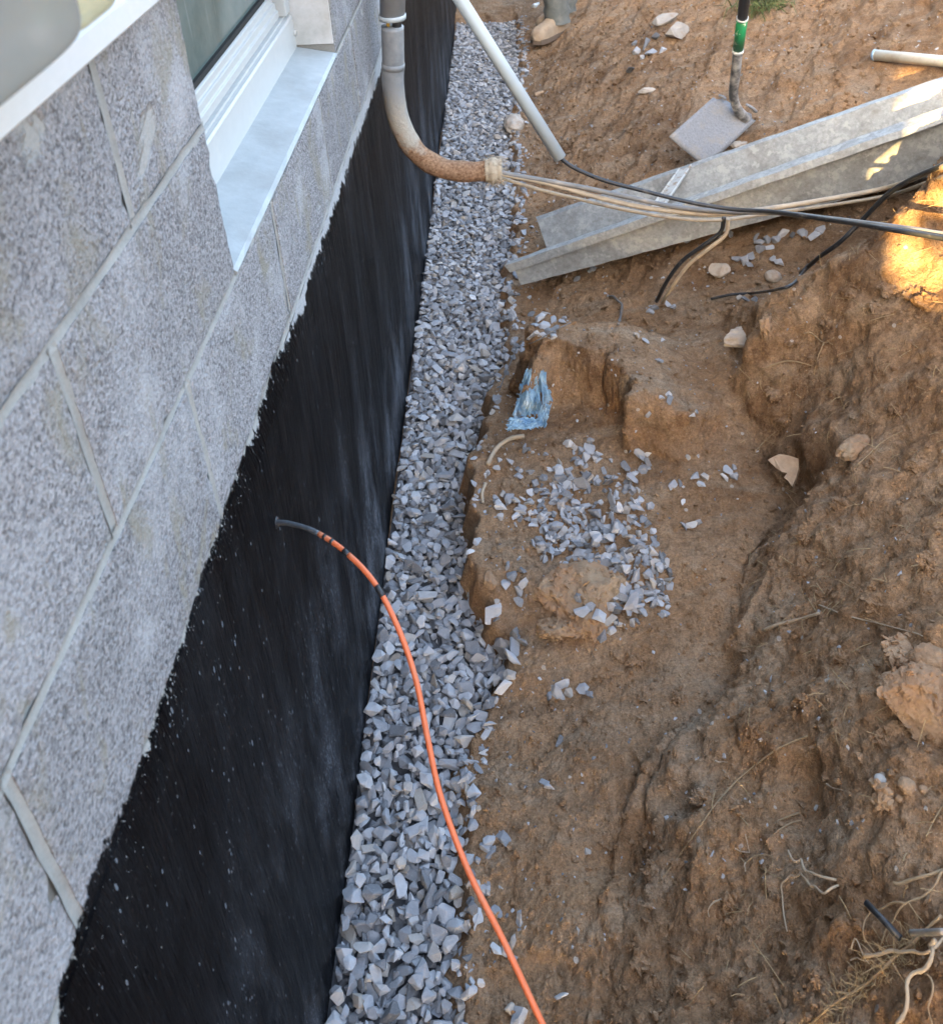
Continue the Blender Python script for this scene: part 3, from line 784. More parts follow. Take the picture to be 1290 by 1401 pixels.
SP = 'grey crushed stone in the heap spilled on the soil shelf beside the gravel'
spill = [((780, 640), (115, 34), 24), ((735, 690), (58, 32), 22), ((805, 690), (80, 44), 38), ((835, 740), (62, 45), 42), ((860, 790), (60, 42), 38), ((780, 745), (45, 25), 15), ((760, 755), (30, 22), 8), ((870, 830), (45, 25), 11)]
SPOT = ['at the blue plastic end of the heap', 'in the left arm of the heap', 'in the upper middle of the heap', 'in the thick centre of the heap', 'in the lower right of the heap', 'in the left centre of the heap', 'in the hollow left of the heap centre', 'in the tail right of the sandy lump']
for kk_, (c, r, n) in enumerate(spill):
    SP = 'grey crushed stone spilled on the soil shelf ' + SPOT[kk_]
    for _ in range(n):
        a_, rr = random.uniform(0, 6.283), math.sqrt(random.random())
        loose(c[0] + r[0] * rr * math.cos(a_), c[1] + r[1] * rr * math.sin(a_), random.choice((.022, .026, .03, .034, .038)) * random.uniform(.8, 1.1), SP, 'stones spilled on the soil shelf', random.choice((0, 0, .006, .014)))
for (px, py, s) in ((700, 790, .034), (712, 783, .036), (690, 800, .03), (718, 800, .03), (706, 812, .034), (696, 775, .026), (710, 826, .026)):
    loose(px, py, s, 'grey crushed stone in the small group left of the sandy lump', 'stones left of the sandy lump')
for (px, py, s) in ((762, 945, .034), (770, 936, .03), (778, 948, .026), (797, 943, .03), (806, 952, .022), (752, 953, .022)):
    loose(px, py, s, 'grey crushed stone lying on bare soil below the sandy lump', 'stones below the sandy lump')
for (px, py, s) in ((640, 882, .05), (692, 885, .05), (703, 868, .04), (700, 902, .045), (715, 880, .03), (688, 925, .04)):
    loose(px, py, s, 'crushed stone spilling over the soil edge beside the gravel strip', 'stones at the soil edge')
lone = [(900, 494, .026), (914, 540, .024), (915, 548, .028), (905, 546, .02), (887, 566, .022), (946, 568, .02), (951, 563, .018), (918, 664, .032), (928, 662, .026), (950, 654, .03), (965, 652, .028), (958, 664, .024), (995, 645, .03), (1003, 652, .028), (990, 655, .024), (1004, 640, .022), (880, 643, .034), (868, 652, .03), (887, 637, .03), (858, 662, .026), (940, 625, .018), (932, 722, .028), (945, 718, .03), (955, 716, .024), (935, 688, .018)]
for (px, py, s) in lone: loose(px, py, s, 'small grey stone lying near ' + near_mark(px, py), 'stones scattered on the soil slope')
for (px, py, s) in ((750, 1082, .026), (745, 1073, .02), (655, 1052, .024), (653, 1090, .024), (765, 1016, .02), (803, 1166, .014), (712, 1258, .022), (694, 1300, .022), (682, 1300, .026), (702, 1290, .024), (770, 1362, .02), (712, 1392, .040), (705, 1310, .02)):
    loose(px, py, s, 'small grey stone on soil near ' + near_mark(px, py), 'stones near the orange cable')
for (px, py, s) in ((738, 437, .036), (748, 432, .034), (756, 440, .034), (745, 447, .04), (733, 447, .036), (760, 450, .032), (768, 441, .03), (772, 436, .026), (752, 455, .036), (742, 462, .034), (730, 458, .036), (757, 462, .03), (727, 431, .026), (700, 412, .03)):
    loose(px, py, s, 'grey crushed stone in the small pile on the soil below the metal chute', 'stones below the chute end')
for (px, py, s) in ((1036, 327, .04), (1040, 333, .036), (1050, 329, .04), (1062, 330, .04), (1068, 322, .046), (1084, 324, .036), (1098, 322, .05), (1112, 325, .05), (1120, 318, .04), (1043, 342, .044), (1052, 340, .034), (1008, 355, .034), (1020, 358, .04), (1028, 352, .04), (1024, 363, .036), (1064, 361, .036), (1058, 354, .03), (1000, 322, .036), (985, 324, .03), (896, 425, .04), (889, 428, .03), (922, 421, .03), (913, 417, .03), (882, 468, .026), (870, 461, .024), (905, 466, .02), (1010, 408, .03), (1020, 411, .03), (1032, 411, .034), (940, 330, .024), (805, 373, .024), (812, 369, .03), (790, 383, .026)):
    loose(px, py, s, 'grey stone strewn on soil near ' + near_mark(px, py), 'stones beneath the chute')
items = []
for (c, r, n) in spill:
    for _ in range(int(n * 1.8)):
        a_, rr = random.uniform(0, 6.283), random.random() ** .6 * 1.08
        p, nn_ = hit(c[0] + r[0] * rr * math.cos(a_), c[1] + r[1] * rr * math.sin(a_)); sz = random.choice((.014, .018, .02, .024, .028))
        items.append((random.randrange(len(PROTO)), p + nn_ * sz * .1, rand_rot(.8, nn_), sz))
tag(heap_mesh(items, 'gravel_spill', M_STONE, None), 'smaller crushed stones filling the spilled heap on the soil shelf', None, None, 'stuff')
# crumbs of soil too small to count
items = []
for k in range(13000):
    y = .45 + 5.2 * random.random() ** 1.7
    x = float(gedge(y)) + .02 + random.random() ** 1.2 * (1.9 if y > 2.2 else 1.15)
    p, n = down(x, y)
    s = random.choice((.003, .004, .004, .005, .005, .006, .007, .008, .010, .013, .017)) * (1 if y < 2.2 else 1.6)
    items.append((random.randrange(len(PROTO)), p + n * s * .15, rand_rot(1.0, n), s))
cr = heap_mesh(items, 'crumbled_soil', M_SOIL, None); tag(cr, 'crumbs of brown soil strewn over the trench floor and bank', None, None, 'stuff')
items = []
for k in range(1500):
    y = .7 + 4.8 * random.random() ** 1.2
    x = float(gedge(y)) + .01 + random.random() ** 1.5 * (1.6 if y > 2.2 else .8)
    p, n = down(x, y)
    items.append((random.randrange(len(PROTO)), p, rand_rot(1.0, n), random.choice((.005, .006, .008, .010)) * (1 if y < 2.2 else 1.4)))
cr = heap_mesh(items, 'stone_chips', M_STONE, None); tag(cr, 'pale stone chips sprinkled over the brown soil', None, None, 'stuff')

# ------------------------------------------------------------------ rocks and clods
def lump(name, c, r, mat, label, cat, sub=4, amp=.25, fs=2.2, sc=(1, 1, .75), seed=0.0, q=None, chunks=0, cuts=0):
    bm = bmesh.new(); bmesh.ops.create_icosphere(bm, subdivisions=sub, radius=1.0)
    P = np.array([v.co[:] for v in bm.verts])
    rr = random.Random(int(seed * 100) + 5)
    for _ in range(cuts):               # flat broken faces
        n = np.array(Vector((rr.gauss(0, 1), rr.gauss(0, 1), rr.gauss(0, 1))).normalized()); h = rr.uniform(.42, .72)
        d = P @ n - h
        P = P - np.where(d > 0, d, 0)[:, None] * n * .94
    d = amp * fbm(P[:, 0], P[:, 1], P[:, 2], fs, 4, .55, seed=seed) + amp * .22 * fbm(P[:, 0], P[:, 1], P[:, 2], fs * 2.2, 3, .6, ridged=True, seed=seed + 3)
    d = d + amp * .07 * fbm(P[:, 0], P[:, 1], P[:, 2], fs * 5, 3, .6, seed=seed + 7) + amp * .05 * fbm(P[:, 0], P[:, 1], P[:, 2], fs * 11, 2, .6, seed=seed + 8)
    P = P * (1 + d)[:, None] * np.array(sc) * r
    if q is not None: P = P @ np.array(q.to_matrix()).T
    F = [tuple(v.index for v in f.verts) for f in bm.faces]; bm.free()
    if chunks:                          # crumbs that make up its broken surface
        VV, FF, n0 = [P], list(F), len(P)
        for _ in range(chunks):
            a = P[rr.randrange(len(P))]
            if a[2] < -r * .25: continue
            pv, pf = PROTO[rr.randrange(len(PROTO))]; sz = rr.choice((.006, .008, .010, .013, .018)) * 1.1
            qr = np.array(Quaternion((rr.gauss(0, 1), rr.gauss(0, 1), rr.gauss(0, 1), rr.gauss(0, 1))).normalized().to_matrix())
            VV.append(pv @ qr.T * sz + a); FF += [tuple(i + n0 for i in t) for t in pf]; n0 += len(pv)
        P, F = np.concatenate(VV), FF
    o = obj(name, P + np.array(c), F, mat, None, smooth=(not chunks and (sub >= 5 or cuts == 0)), loc=Vector(c))
    if label: tag(o, label, cat)
    return o
def lump_px(name, px, py, rpx, mat, label, cat, sink=.3, **k):
    p, n = hit(px, py); d = (p - CAM).dot(fw); r = rpx * d / FPX
    return lump(name, p + n * r * (.5 - sink), r, mat, label, cat, **k)
lump_px('sandy_lump', 800, 822, 58, M_CLODROCK, 'big crumbly sandy lump with small stones on it beside the gravel spill', 'clod', sink=.62, amp=.34, fs=1.7, sc=(1.25, 1.05, .62), seed=1.9, sub=5, cuts=4, chunks=420)
lump_px('sandy_clod', 772, 862, 26, M_CLODROCK, 'pale crumbly clod hanging off the lower left of the sandy lump', 'clod', sink=.35, amp=.34, fs=1.7, sc=(1.35, .8, .6), seed=2.7, sub=5, cuts=4, chunks=160)
LB = []
for o in list(COL.objects):
    if o.name.startswith(('sandy_lump', 'sandy_clod')):
        LB.append(BVHTree.FromPolygons([o.location + v.co for v in o.data.vertices], [tuple(q.vertices) for q in o.data.polygons]))
for (px, py, s) in ((797, 838, .036), (820, 846, .042), (806, 832, .028), (836, 850, .028), (834, 862, .030), (826, 872, .032), (792, 818, .024)):
    d = ray(px, py).normalized(); hs_ = [h for h in (b.ray_cast(CAM, d) for b in LB) if h[0] is not None] + [hit(px, py)]
    h = min(hs_, key=lambda q: (q[0] - CAM).length); p, n = h[0], h[1]
    o = bpy.data.objects.new('loose_stone', PMESH[random.randrange(len(PMESH))]); o.rotation_mode = 'QUATERNION'; o.rotation_quaternion = rand_rot(.4, n); o.scale = (s, s, s)
    o.location = p + n * s * .16; COL.objects.link(o); tag(o, 'grey stone lying on the front of the sandy lump', 'stone', 'stones on the sandy lump')
lump_px('sandstone', 704, 172, 15, M_PALE, 'tan rounded rock at the far edge of the gravel strip', 'rock', amp=.3, sc=(.9, 1.5, .7), seed=3.3)
lump_px('pale_rock', 988, 374, 18, M_PALE, 'pale angular rock on the soil below the chute', 'rock', sink=0, amp=.05, sc=(1, .8, .8), seed=4.4, cuts=11, sub=3)
lump_px('grey_boulder', 924, 48, 19, M_RUB, 'larger grey broken rock on the far bank left of the shovel', 'rock', sink=.1, amp=.06, sc=(1, .8, 1.0), seed=5.1, cuts=11, sub=3)
lump_px('grey_slab', 908, 33, 17, M_RUB, 'slanting grey slab resting on top of the broken rock', 'rock', sink=.1, amp=.06, sc=(1.5, .6, .45), seed=6.1, cuts=10, sub=3, q=Quaternion((0, 1, 0), -.5))
for i, (px, py, r) in enumerate(((885, 62, 9), (898, 52, 7), (872, 72, 8), (862, 100, 10), (893, 72, 8), (905, 70, 6), (880, 80, 6), (868, 60, 6))):
    p, n = hit(px, py); sz = r * 2.3 * (p - CAM).dot(fw) / FPX
    o = bpy.data.objects.new('rubble_piece', PMESH[(i * 5 + 2) % len(PMESH)]); o.location = p + n * sz * .08; o.rotation_mode = 'QUATERNION'; o.rotation_quaternion = rand_rot(.5, n); o.scale = (sz, sz, sz); COL.objects.link(o)
    tag(o, 'small grey rubble below the broken rock on the far bank', 'rock', 'rubble on the far bank')
lump_px('flat_pale_stone', 883, 126, 10, M_PALE, 'flat pale stone slanting on the far bank left of the shovel blade', 'rock', sink=.2, amp=.1, sc=(1.5, .6, .4), seed=8.8, cuts=4, sub=3)
lump_px('buried_stone', 1012, 199, 12, M_PALE, 'pale pink stone lying between the shovel blade and the chute', 'rock', sink=.6, amp=.3, sc=(1.5, .8, .5), seed=9.3, cuts=4)
lump_px('pale_clod', 1013, 462, 20, M_PALE, 'pale flat topped stone set in the mound edge', 'rock', sink=.8, amp=.30, sc=(1.7, 1.0, .7), seed=10.2, cuts=6, sub=5)
lump_px('chalky_clod', 1046, 450, 14, M_CLODROCK, 'chalky crumbling lump on the mound rim beside the flat topped stone', 'clod', sink=.85, amp=.45, sc=(.9, 1.0, 1.4), seed=11.7, sub=5, cuts=5)
lump_px('yellow_pebble', 1060, 381, 11, M_PALE, 'yellowish pebble half hidden behind the mound', 'rock', sink=.1, amp=.2, seed=12.1, sub=3)
lump_px('bank_boulder', 1258, 975, 56, M_CLODROCK, 'large rounded earth covered boulder in the bank at the right edge', 'boulder', sink=.68, amp=.26, cuts=5, chunks=160, fs=1.6, sc=(1, 1, .9), seed=13.3, sub=5)
lump_px('bank_clod', 1240, 898, 30, M_CLODROCK, 'knobbly soil clod just above the rounded boulder', 'clod', sink=.5, amp=.4, seed=14.4, sub=5, cuts=4, chunks=160)
lump_px('bank_clod', 1275, 912, 26, M_CLODROCK, 'darker soil clod right above the boulder at the picture edge', 'clod', sink=.35, amp=.45, seed=15.4, sub=4)
lump_px('knobbly_clod', 1207, 1088, 20, M_CLODROCK, 'round grey brown clod in the hollow below the boulder', 'clod', sink=.5, amp=.4, cuts=4, chunks=60, seed=16.4)
lump_px('round_pebble', 1206, 1072, 8, M_RUB, 'small round grey pebble on top of the clod in the hollow', 'pebble', sink=-.3, amp=.12, seed=17.4, sub=3)
lump_px('brown_pebble', 1240, 1079, 11, M_CLODROCK, 'brown pebble right of the clod in the hollow', 'pebble', sink=.1, amp=.3, seed=18.4, sub=3)
lump_px('tan_pebble', 1231, 1093, 5, M_CLODROCK, 'tiny tan pebble below the brown pebble in the hollow', 'pebble', sink=.1, amp=.15, seed=19.4, sub=3)
lump_px('tan_pebble', 1262, 1082, 6, M_CLODROCK, 'tan pebble between the brown pebble and the right edge', 'pebble', sink=.1, amp=.2, seed=20.4, sub=3)
lump_px('ridge_lump', 1172, 615, 18, M_CLODROCK, 'long pale soil lump high on the bank right of the broken board', 'clod', sink=.3, amp=.4, sc=(1.7, .8, .6), seed=21.4, q=Quaternion((0, 0, 1), .6))
lump_px('brown_stone', 672, 795, 12, M_CLODROCK, 'brown stone set in the soil lip beside the gravel', 'rock', sink=.2, amp=.2, sc=(.8, 1.2, .8), seed=22.4, cuts=5, sub=3)
lump_px('white_chip', 698, 1382, 9, M_PALE, 'white stone chip on the soil left of the orange cable end', 'rock', sink=.2, amp=.25, seed=23.4, cuts=4, sub=3)
for i, (px, py, r) in enumerate(((1085, 470, 9), (1130, 440, 8), (1165, 400, 12), (1215, 395, 14), (1195, 420, 9), (1250, 400, 12), (1265, 415, 16), (1100, 735, 9), (1150, 690, 10), (1230, 560, 12), (1255, 640, 14), (1190, 830, 12), (1150, 900, 11), (1100, 960, 9), (1275, 1010, 14), (1210, 1010, 12), (930, 955, 9), (870, 905, 10), (1060, 540, 12), (1075, 575, 10), (1270, 770, 12), (1030, 1000, 9), (960, 1090, 11), (890, 1190, 9), (1000, 1240, 12), (880, 1320, 14), (940, 1360, 12), (1120, 1340, 10))):
    o = lump_px('soil_clod', px, py, r, M_SOIL, 'soil clod stuck to the bank near ' + near_mark(px, py), 'clod', sink=.6, amp=.4, seed=30 + i * .9, sub=3, sc=(1.2, 1.0, .8), cuts=4, chunks=50); o['group'] = 'clods on the bank'

# ------------------------------------------------------------------ conduits and cables
def px_path(pts): return [front(*p) for p in pts]
riser = thing('service_conduit', (.06, 2.2, -.75), 'old grey conduit elbow rusting towards its frayed open end', 'pipe')
Y0 = 2.2
P = [on_y(537, 36, Y0), on_y(538, 80, Y0), on_y(538, 118, Y0), on_y(546, 165, Y0), on_y(568, 206, Y0), on_y(602, 229, Y0), on_y(640, 235, Y0), on_y(676, 233, Y0)]
v, f = tube(P, lambda t: .0285 + .0012 * math.sin(t * 40) * (t > .5), 24, 10); obj('elbow', v, f, M_PIPE, riser)
for (a, b, rr) in ((on_y(538, 86, Y0), on_y(538, 94, Y0), .0297),):
    v, f = tube([a, b], rr, 24, smooth=False); obj('coupling_ridge', v, f, M_PIPE, riser)
a, b = on_y(538, -160, Y0), on_y(537, 26, Y0)
v, f = tube([a, b], .0315, 24, smooth=False); obj('upper_sleeve', v, f, simple('grey_pvc_sleeve', (.26, .27, .28), .45, .15, 30, dirt=(.18, .17, .16), dirt_at=(.55, .75)), riser)
v, f = tube([b + Vector((0, 0, .012)), b], .0345, 24, smooth=False); obj('sleeve_rim', v, f, M_PVC, riser)
v, f = tube([on_y(531, 20, Y0), on_y(531, 45, Y0)], .0045, 8, smooth=False); obj('yellow_wire', v, f, M_YELLOW, riser)
v, f = tube([on_y(543, 20, Y0), on_y(543, 45, Y0)], .012, 10, smooth=False); obj('inner_cable', v, f, M_BLACK, riser)
e0, e1 = on_y(664, 234, Y0), on_y(687, 233, Y0)
mb = MB(); ax = (e1 - e0).normalized(); o1 = ax.orthogonal().normalized(); o2 = ax.cross(o1)
v, f = tube([e0, e0.lerp(e1, .5), e1], lambda t: .031 + .004 * math.sin(t * 3), 20, 4, wob=.10); mb.add(v, f)
for k in range(150):
    a_ = random.uniform(0, 6.283); d = o1 * math.cos(a_) + o2 * math.sin(a_)
    s = e0.lerp(e1, random.uniform(.1, 1.0)) + d * .031
    t_ = s + ax * random.uniform(-.02, .025) + d * random.uniform(.002, .010) + Vector((0, 0, random.uniform(-.012, .004)))
    v, f = tube([s, s.lerp(t_, .5) + d * .003, t_], .0007, 4, 2); mb.add(v, f)
mb.build('frayed_rag', M_FIBRE, riser, smooth=True)

def cable(name, pts, r, mat, label, seg=8, extra=None, cat='cable'):
    P = px_path(pts) + [Vector(e) for e in (extra or [])]
    v, f = tube(P, r, seg, 8)
    return tag(obj(name, v, f, mat), label, cat)
far_end = [(2.2, 1.75, -.40)]
cable('grey_cable', [(672, 232, 2.2), (700, 239, 2.2), (740, 246, 2.2), (800, 257, 2.2), (860, 270, 2.2), (930, 284, 2.2), (1000, 290, 2.18), (1060, 291, 2.12), (1130, 299, 1.97), (1170, 304, 1.82), (1200, 308, 1.72), (1230, 312, 1.68), (1260, 316, 1.65), (1290, 321, 1.62), (1400, 335, 1.52)], .0070, M_CABLEGREY, 'grey cable leaving the frayed conduit and crossing to the soil mound at right')
cable('tan_cable', [(672, 235, 2.2), (700, 241, 2.2), (745, 250, 2.2), (810, 268, 2.2), (870, 282, 2.2), (930, 290, 2.2), (985, 293, 2.2), (1060, 284, 2.25), (1140, 271, 2.3), (1220, 255, 2.3), (1290, 232, 2.25), (1380, 205, 2.2)], .0072, M_CABLETAN, 'tan muddy cable leaving the conduit and rising under the chute to the right')
cable('thin_tan_cable', [(672, 240, 2.22), (700, 248, 2.22), (740, 260, 2.22), (790, 272, 2.24), (850, 286, 2.24), (920, 298, 2.24), (985, 301, 2.26), (1060, 291, 2.3), (1140, 280, 2.34), (1220, 266, 2.34), (1290, 246, 2.3), (1380, 222, 2.25)], .0052, M_CABLETAN, 'thin lower cable from the conduit running along below the tan one')
cable('drop_cable', [(990, 297, 2.26), (985, 318, 2.26), (960, 337, 2.26), (932, 358, 2.28), (912, 385, 2.3), (898, 412, 2.35)], .0062, M_BLACK, 'black cable curving down from under the chute into the soil')
cable('drop_cable', [(996, 300, 2.25), (992, 321, 2.24), (968, 341, 2.24), (942, 362, 2.26), (921, 390, 2.28), (906, 414, 2.33)], .0058, M_CABLETAN, 'tan cable curving down beside the black one into the soil')
cable('buried_cable', [(1330, 205, 1.95), (1290, 229, 1.95), (1250, 243, 1.95), (1215, 265, 2.0), (1180, 300, 2.05), (1150, 330, 2.05), (1120, 352, 2.1), (1095, 374, 2.2)], .0062, M_BLACK, 'dark cable running down behind the soil mound at right')
cable('thin_black_hose', [(1105, 362, 2.2), (1085, 391, 2.6), (1060, 400, 2.6), (1030, 404, 2.6), (1000, 406, 2.6), (972, 412, 2.6)], .0042, M_BLACK, 'thin black hose lying on the soil left of the mound')
sc_ = thing('straight_conduit', on_y(765, 215, 2.2), 'straight pale grey plastic conduit slanting down across the gravel', 'pipe')
a, b = on_y(570, -95, 2.26), on_y(766, 216, 2.2)
v, f = tube([a, b], .0172, 20, smooth=False); obj('tube', v, f, M_PVC, sc_)
cable('black_cable', [(752, 196, 2.2), (768, 217, 2.2), (790, 232, 2.19), (830, 248, 2.18), (880, 261, 2.17), (940, 276, 2.16), (1000, 286, 2.14), (1060, 290, 2.08), (1130, 300, 1.95), (1170, 306, 1.80), (1200, 311, 1.70), (1230, 316, 1.66), (1260, 321, 1.63), (1290, 326, 1.6), (1400, 342, 1.5)], .0060, M_BLACK, 'black cable coming out of the straight grey conduit')

# orange cable out of the black wall
op = [(375, 715, 1.279), (395, 716, 1.262), (430, 727, 1.235), (470, 753, 1.205), (512, 797, 1.175), (545, 860, 1.15), (569, 930, 1.13), (585, 1010, 1.11), (603, 1090, 1.09), (640, 1190, 1.06), (690, 1290, 1.03), (742, 1401, 1.0), (800, 1520, .97)]
OP = spline([CAM + ray(a, b) * d for a, b, d in op], 12)
oc = thing('orange_cable', OP[0], 'orange cable springing from the black wall over the gravel', 'cable')
def seg_tube(i0, i1, r, mat, name):
    v, f = tube(OP[i0:i1 + 1], r, 12, smooth=False); obj(name, v, f, mat, oc)
seg_tube(0, 26, .0036, M_GREYTAR, 'tarred_end'); seg_tube(26, 38, .0036, M_ORANGE, 'sheath'); seg_tube(38, len(OP) - 1, .0037, M_ORANGE, 'sheath')
for i0, i1 in ((28, 29), (31, 32), (36, 38), (49, 52)): seg_tube(i0, i1, .0039, M_BLACK, 'tar_smear')
v, f = tube([OP[0] + Vector((-.003, 0, 0)), OP[0] + Vector((.006, 0, 0))], lambda t: .014 - .007 * t, 12, 2); obj('tar_collar', v, f, M_BLACK, oc)

# ------------------------------------------------------------------ chute
ch = thing('metal_chute', on_z(700, 385, -1.36), 'long dirty galvanised steel chute reaching down to the gravel', 'chute')
def rails(l0, l1): return (Vector(l0), Vector(l1))
FRo = rails(on_z(690, 364, -1.265), on_y(1290, 158, 2.42)); FRi = rails(on_z(700, 357, -1.262), on_y(1290, 147, 2.46))
FB = rails(on_z(712, 390, -1.335), on_y(1290, 236, 2.44)); BR = rails(on_z(735, 302, -1.26), on_y(1290, 109, 2.74))
BB = rails(on_z(752, 352, -1.35), on_y(1290, 195, 2.66))
FLp = rails(on_z(698, 373, -1.286), on_y(1290, 168, 2.41))
BRo = rails(on_z(733, 297, -1.258), on_y(1290, 105, 2.77))
def rail_at(r, t): return r[0].lerp(r[1], t)
def sheet(order, name, t0=0.0, t1=1.6, n=40, thick=.0025, parent=ch, mat=M_GALV):
    v, f = [], []
    for i in range(n + 1):
        t = t0 + (t1 - t0) * i / n
        for r in order: v.append(rail_at(r, t) + Vector((0, 0, .0012 * math.sin(t * 31 + len(v)))))
    m = len(order)
    for i in range(n):
        for k in range(m - 1): f.append((i * m + k, i * m + k + 1, (i + 1) * m + k + 1, (i + 1) * m + k))
    o = obj(name, v, f, mat, parent, smooth=False)
    s = o.modifiers.new('thickness', 'SOLIDIFY'); s.thickness = thick; s.offset = 0
    return o
sheet([BRo, BR, BB], 'back_side'); sheet([BB, FB], 'trough'); sheet([FB, FRi], 'front_side')
lipo = sheet([FRi, FRo, FLp], 'front_lip', thick=.004)
st = MB(); t0, t1 = .322, .352
a0, a1, b0, b1 = rail_at(BR, .385), rail_at(BR, .415), rail_at(FRi, .36), rail_at(FRi, .395)
upv = Vector((0, 0, .006))
st.add([a0 + upv, a1 + upv, b1 + upv, b0 + upv, a0 - upv * .6, a1 - upv * .6, b1 - upv * .6, b0 - upv * .6], [(0,1,2,3),(7,6,5,4),(0,4,5,1),(1,5,6,2),(2,6,7,3),(3,7,4,0)])
for (p, q) in ((a0, b0), (a1, b1)):
    st.add(*tube([p + upv * 1.6, q + upv * 1.6], .004, 6, smooth=False))
st.build('cross_strap', simple('limed_steel', (.52, .51, .47), .7, .2, 50, dirt=(.30, .22, .15), dirt_at=(.5, .62), dirt_scale=30), ch)

# ------------------------------------------------------------------ shovel
YS_ = 3.22
c1, c2, c3, c4 = on_y(915, 187, 2.98), on_y(980, 129, 3.16), on_y(1038, 161, 3.14), on_y(966, 229, 2.96)
sh = thing('shovel', (c1 + c4) / 2, 'square mouthed steel shovel with a green label on its dark shaft', 'shovel')
v, f = [], []
nrm = (c2 - c1).cross(c4 - c1).normalized()
if nrm.dot(CAM - c1) < 0: nrm = -nrm
NU, NV = 12, 12
for j in range(NV + 1):
    for i in range(NU + 1):
        s_, t_ = i / NU, j / NV                       # s across, t from mouth to shoulder
        p = (c1.lerp(c4, s_)).lerp(c2.lerp(c3, s_), t_)
        dish = -.006 * (1 - (2 * s_ - 1) ** 2) * (.4 + .6 * t_)
        cut = 0
        if t_ > .9: p = p - (c2 - c1).normalized() * .02 * (abs(2 * s_ - 1) > .8)
        v.append(p + nrm * dish)
for j in range(NV):
    for i in range(NU): f.append((j * (NU + 1) + i, j * (NU + 1) + i + 1, (j + 1) * (NU + 1) + i + 1, (j + 1) * (NU + 1) + i))
bl = obj('blade', v, f, M_STEEL, sh); s = bl.modifiers.new('thickness', 'SOLIDIFY'); s.thickness = .0035
tp = [on_y(1020, 163, 3.13), on_y(1008, 148, 3.11), on_y(1003, 128, 3.09), on_y(1006, 100, 3.05), on_y(1009, 70, 3.01)]
v, f = tube(tp, lambda t: .0165 + .012 * max(0, .3 - t), 12); obj('socket', v, f, simple('muddy_socket', (.10, .10, .10), .5, .3, 40, dirt=(.42, .40, .37), dirt_at=(.40, .58), dirt_scale=20), sh)
v, f = tube([on_y(1009, 71, 3.012), on_y(1009.3, 67, 3.006)], .0195, 14, smooth=False); obj('ferrule', v, f, M_WHITE, sh)
v, f = tube([on_y(1009.3, 67, 3.006), on_y(1015, 26, 2.94)], .0185, 14, smooth=False); obj('label_sleeve', v, f, M_GREEN, sh)
v, f = tube([on_y(1015, 26, 2.94), on_y(1015.3, 23.5, 2.936)], .0195, 14, smooth=False); obj('label_edge', v, f, M_WHITE, sh)
v, f = tube([on_y(1015.3, 24, 2.936), on_y(1040, -190, 2.62)], .0175, 14, smooth=False); obj('handle', v, f, simple('dark_fibreglass', (.05, .055, .062), .4, .2), sh)
for e in ((on_y(992, 136, 3.15), on_y(983, 131, 3.16)), (on_y(1020, 143, 3.15), on_y(1034, 153, 3.15))):
    v, f = tube([e[0], (e[0] + e[1]) / 2 + nrm * .006, e[1]], .006, 8, 4); obj('rolled_step', v, f, M_STEEL, sh)

# white pipe on the bank
pa, pb = hit(1195, 80)[0], hit(1290, 92)[0]
pa, pb = on_y(1195, 75, pa.y - .02), on_y(1290, 84, pb.y - .02)
wp = thing('white_pipe', pa, 'short length of cream plastic pipe lying on the bank at the upper right', 'pipe')
v, f = tube([pa, pa + (pb - pa) * 2.2], .0205, 16, smooth=False); obj('tube', v, f, M_CREAM, wp)
v, f = tube([pa - (pb - pa).normalized() * .001, pa + (pb - pa).normalized() * .008], .0210, 16, smooth=False); obj('blue_end', v, f, M_BLUE, wp)

# ------------------------------------------------------------------ small litter
def hug(pts, lift): return [hit(p[0], p[1], min(lift, .004) if len(p) < 3 else min(p[2] * .5, .012))[0] for p in pts]
def root(pts, r, mat, label, group=None, name='root', lift=.004, cat='root', taper=.5):
    q = spline([Vector((p[0], p[1], (p[2] if len(p) > 2 else lift) * 100)) for p in pts], 7)
    H_ = [hit(p.x, p.y, max(min(p.z / 100 * .6, .022), r * .6))[0] for p in q]
    for _ in range(7): H_ = [H_[0]] + [(H_[k - 1] + H_[k] * 2 + H_[k + 1]) / 4 for k in range(1, len(H_) - 1)] + [H_[-1]]
    r = r * 1000 * sum((p - CAM).dot(fw) for p in H_) / len(H_) / FPX * .50
    v, f = tube(H_, lambda t: r * (1 - taper * t), 6, smooth=False, wob=.16)
    o = tag(obj(name, v, f, mat), label, cat, group)
    return o
def q6(l): return [(840 + x * .3719, 880 + y * .3719, *r) for x, y, *r in l]
def q5(l): return [(940 + x * .3855, 360 + y * .3855, *r) for x, y, *r in l]
root(q6([(715, 340), (600, 390), (520, 450), (430, 530), (350, 630), (280, 730), (230, 800), (160, 890)]), .0030, M_ROOT, 'longest thin root running diagonally down the bank face')
root(q6([(680, 628), (640, 640), (610, 655), (590, 668)]), .0030, M_ROOT, 'short arched root above the white root loop')
root(q6([(690, 655), (650, 665), (610, 690), (575, 720), (555, 745)]), .0026, M_ROOT, 'second arched root just under the short one')
root(q6([(658, 780, .02), (672, 805, .03), (690, 818, .035), (740, 835, .04), (765, 870, .045), (820, 890, .045), (800, 910, .035), (760, 915, .03), (715, 895, .03), (703, 862, .025), (678, 846, .02), (648, 860, .01), (620, 890, .008), (625, 960, .006), (636, 1060, .004)]), .0036, M_ROOTW, 'white root twisted into a loop that sticks out of the bank', taper=.35)
root(q6([(445, 752), (470, 765), (500, 770)]), .0024, M_ROOTW, 'short twig root at the left of the white loop')
root(q6([(490, 700, .02), (494, 735, .015), (498, 770, .004)]), .0020, M_ROOTW, 'upright thin root left of the white loop')
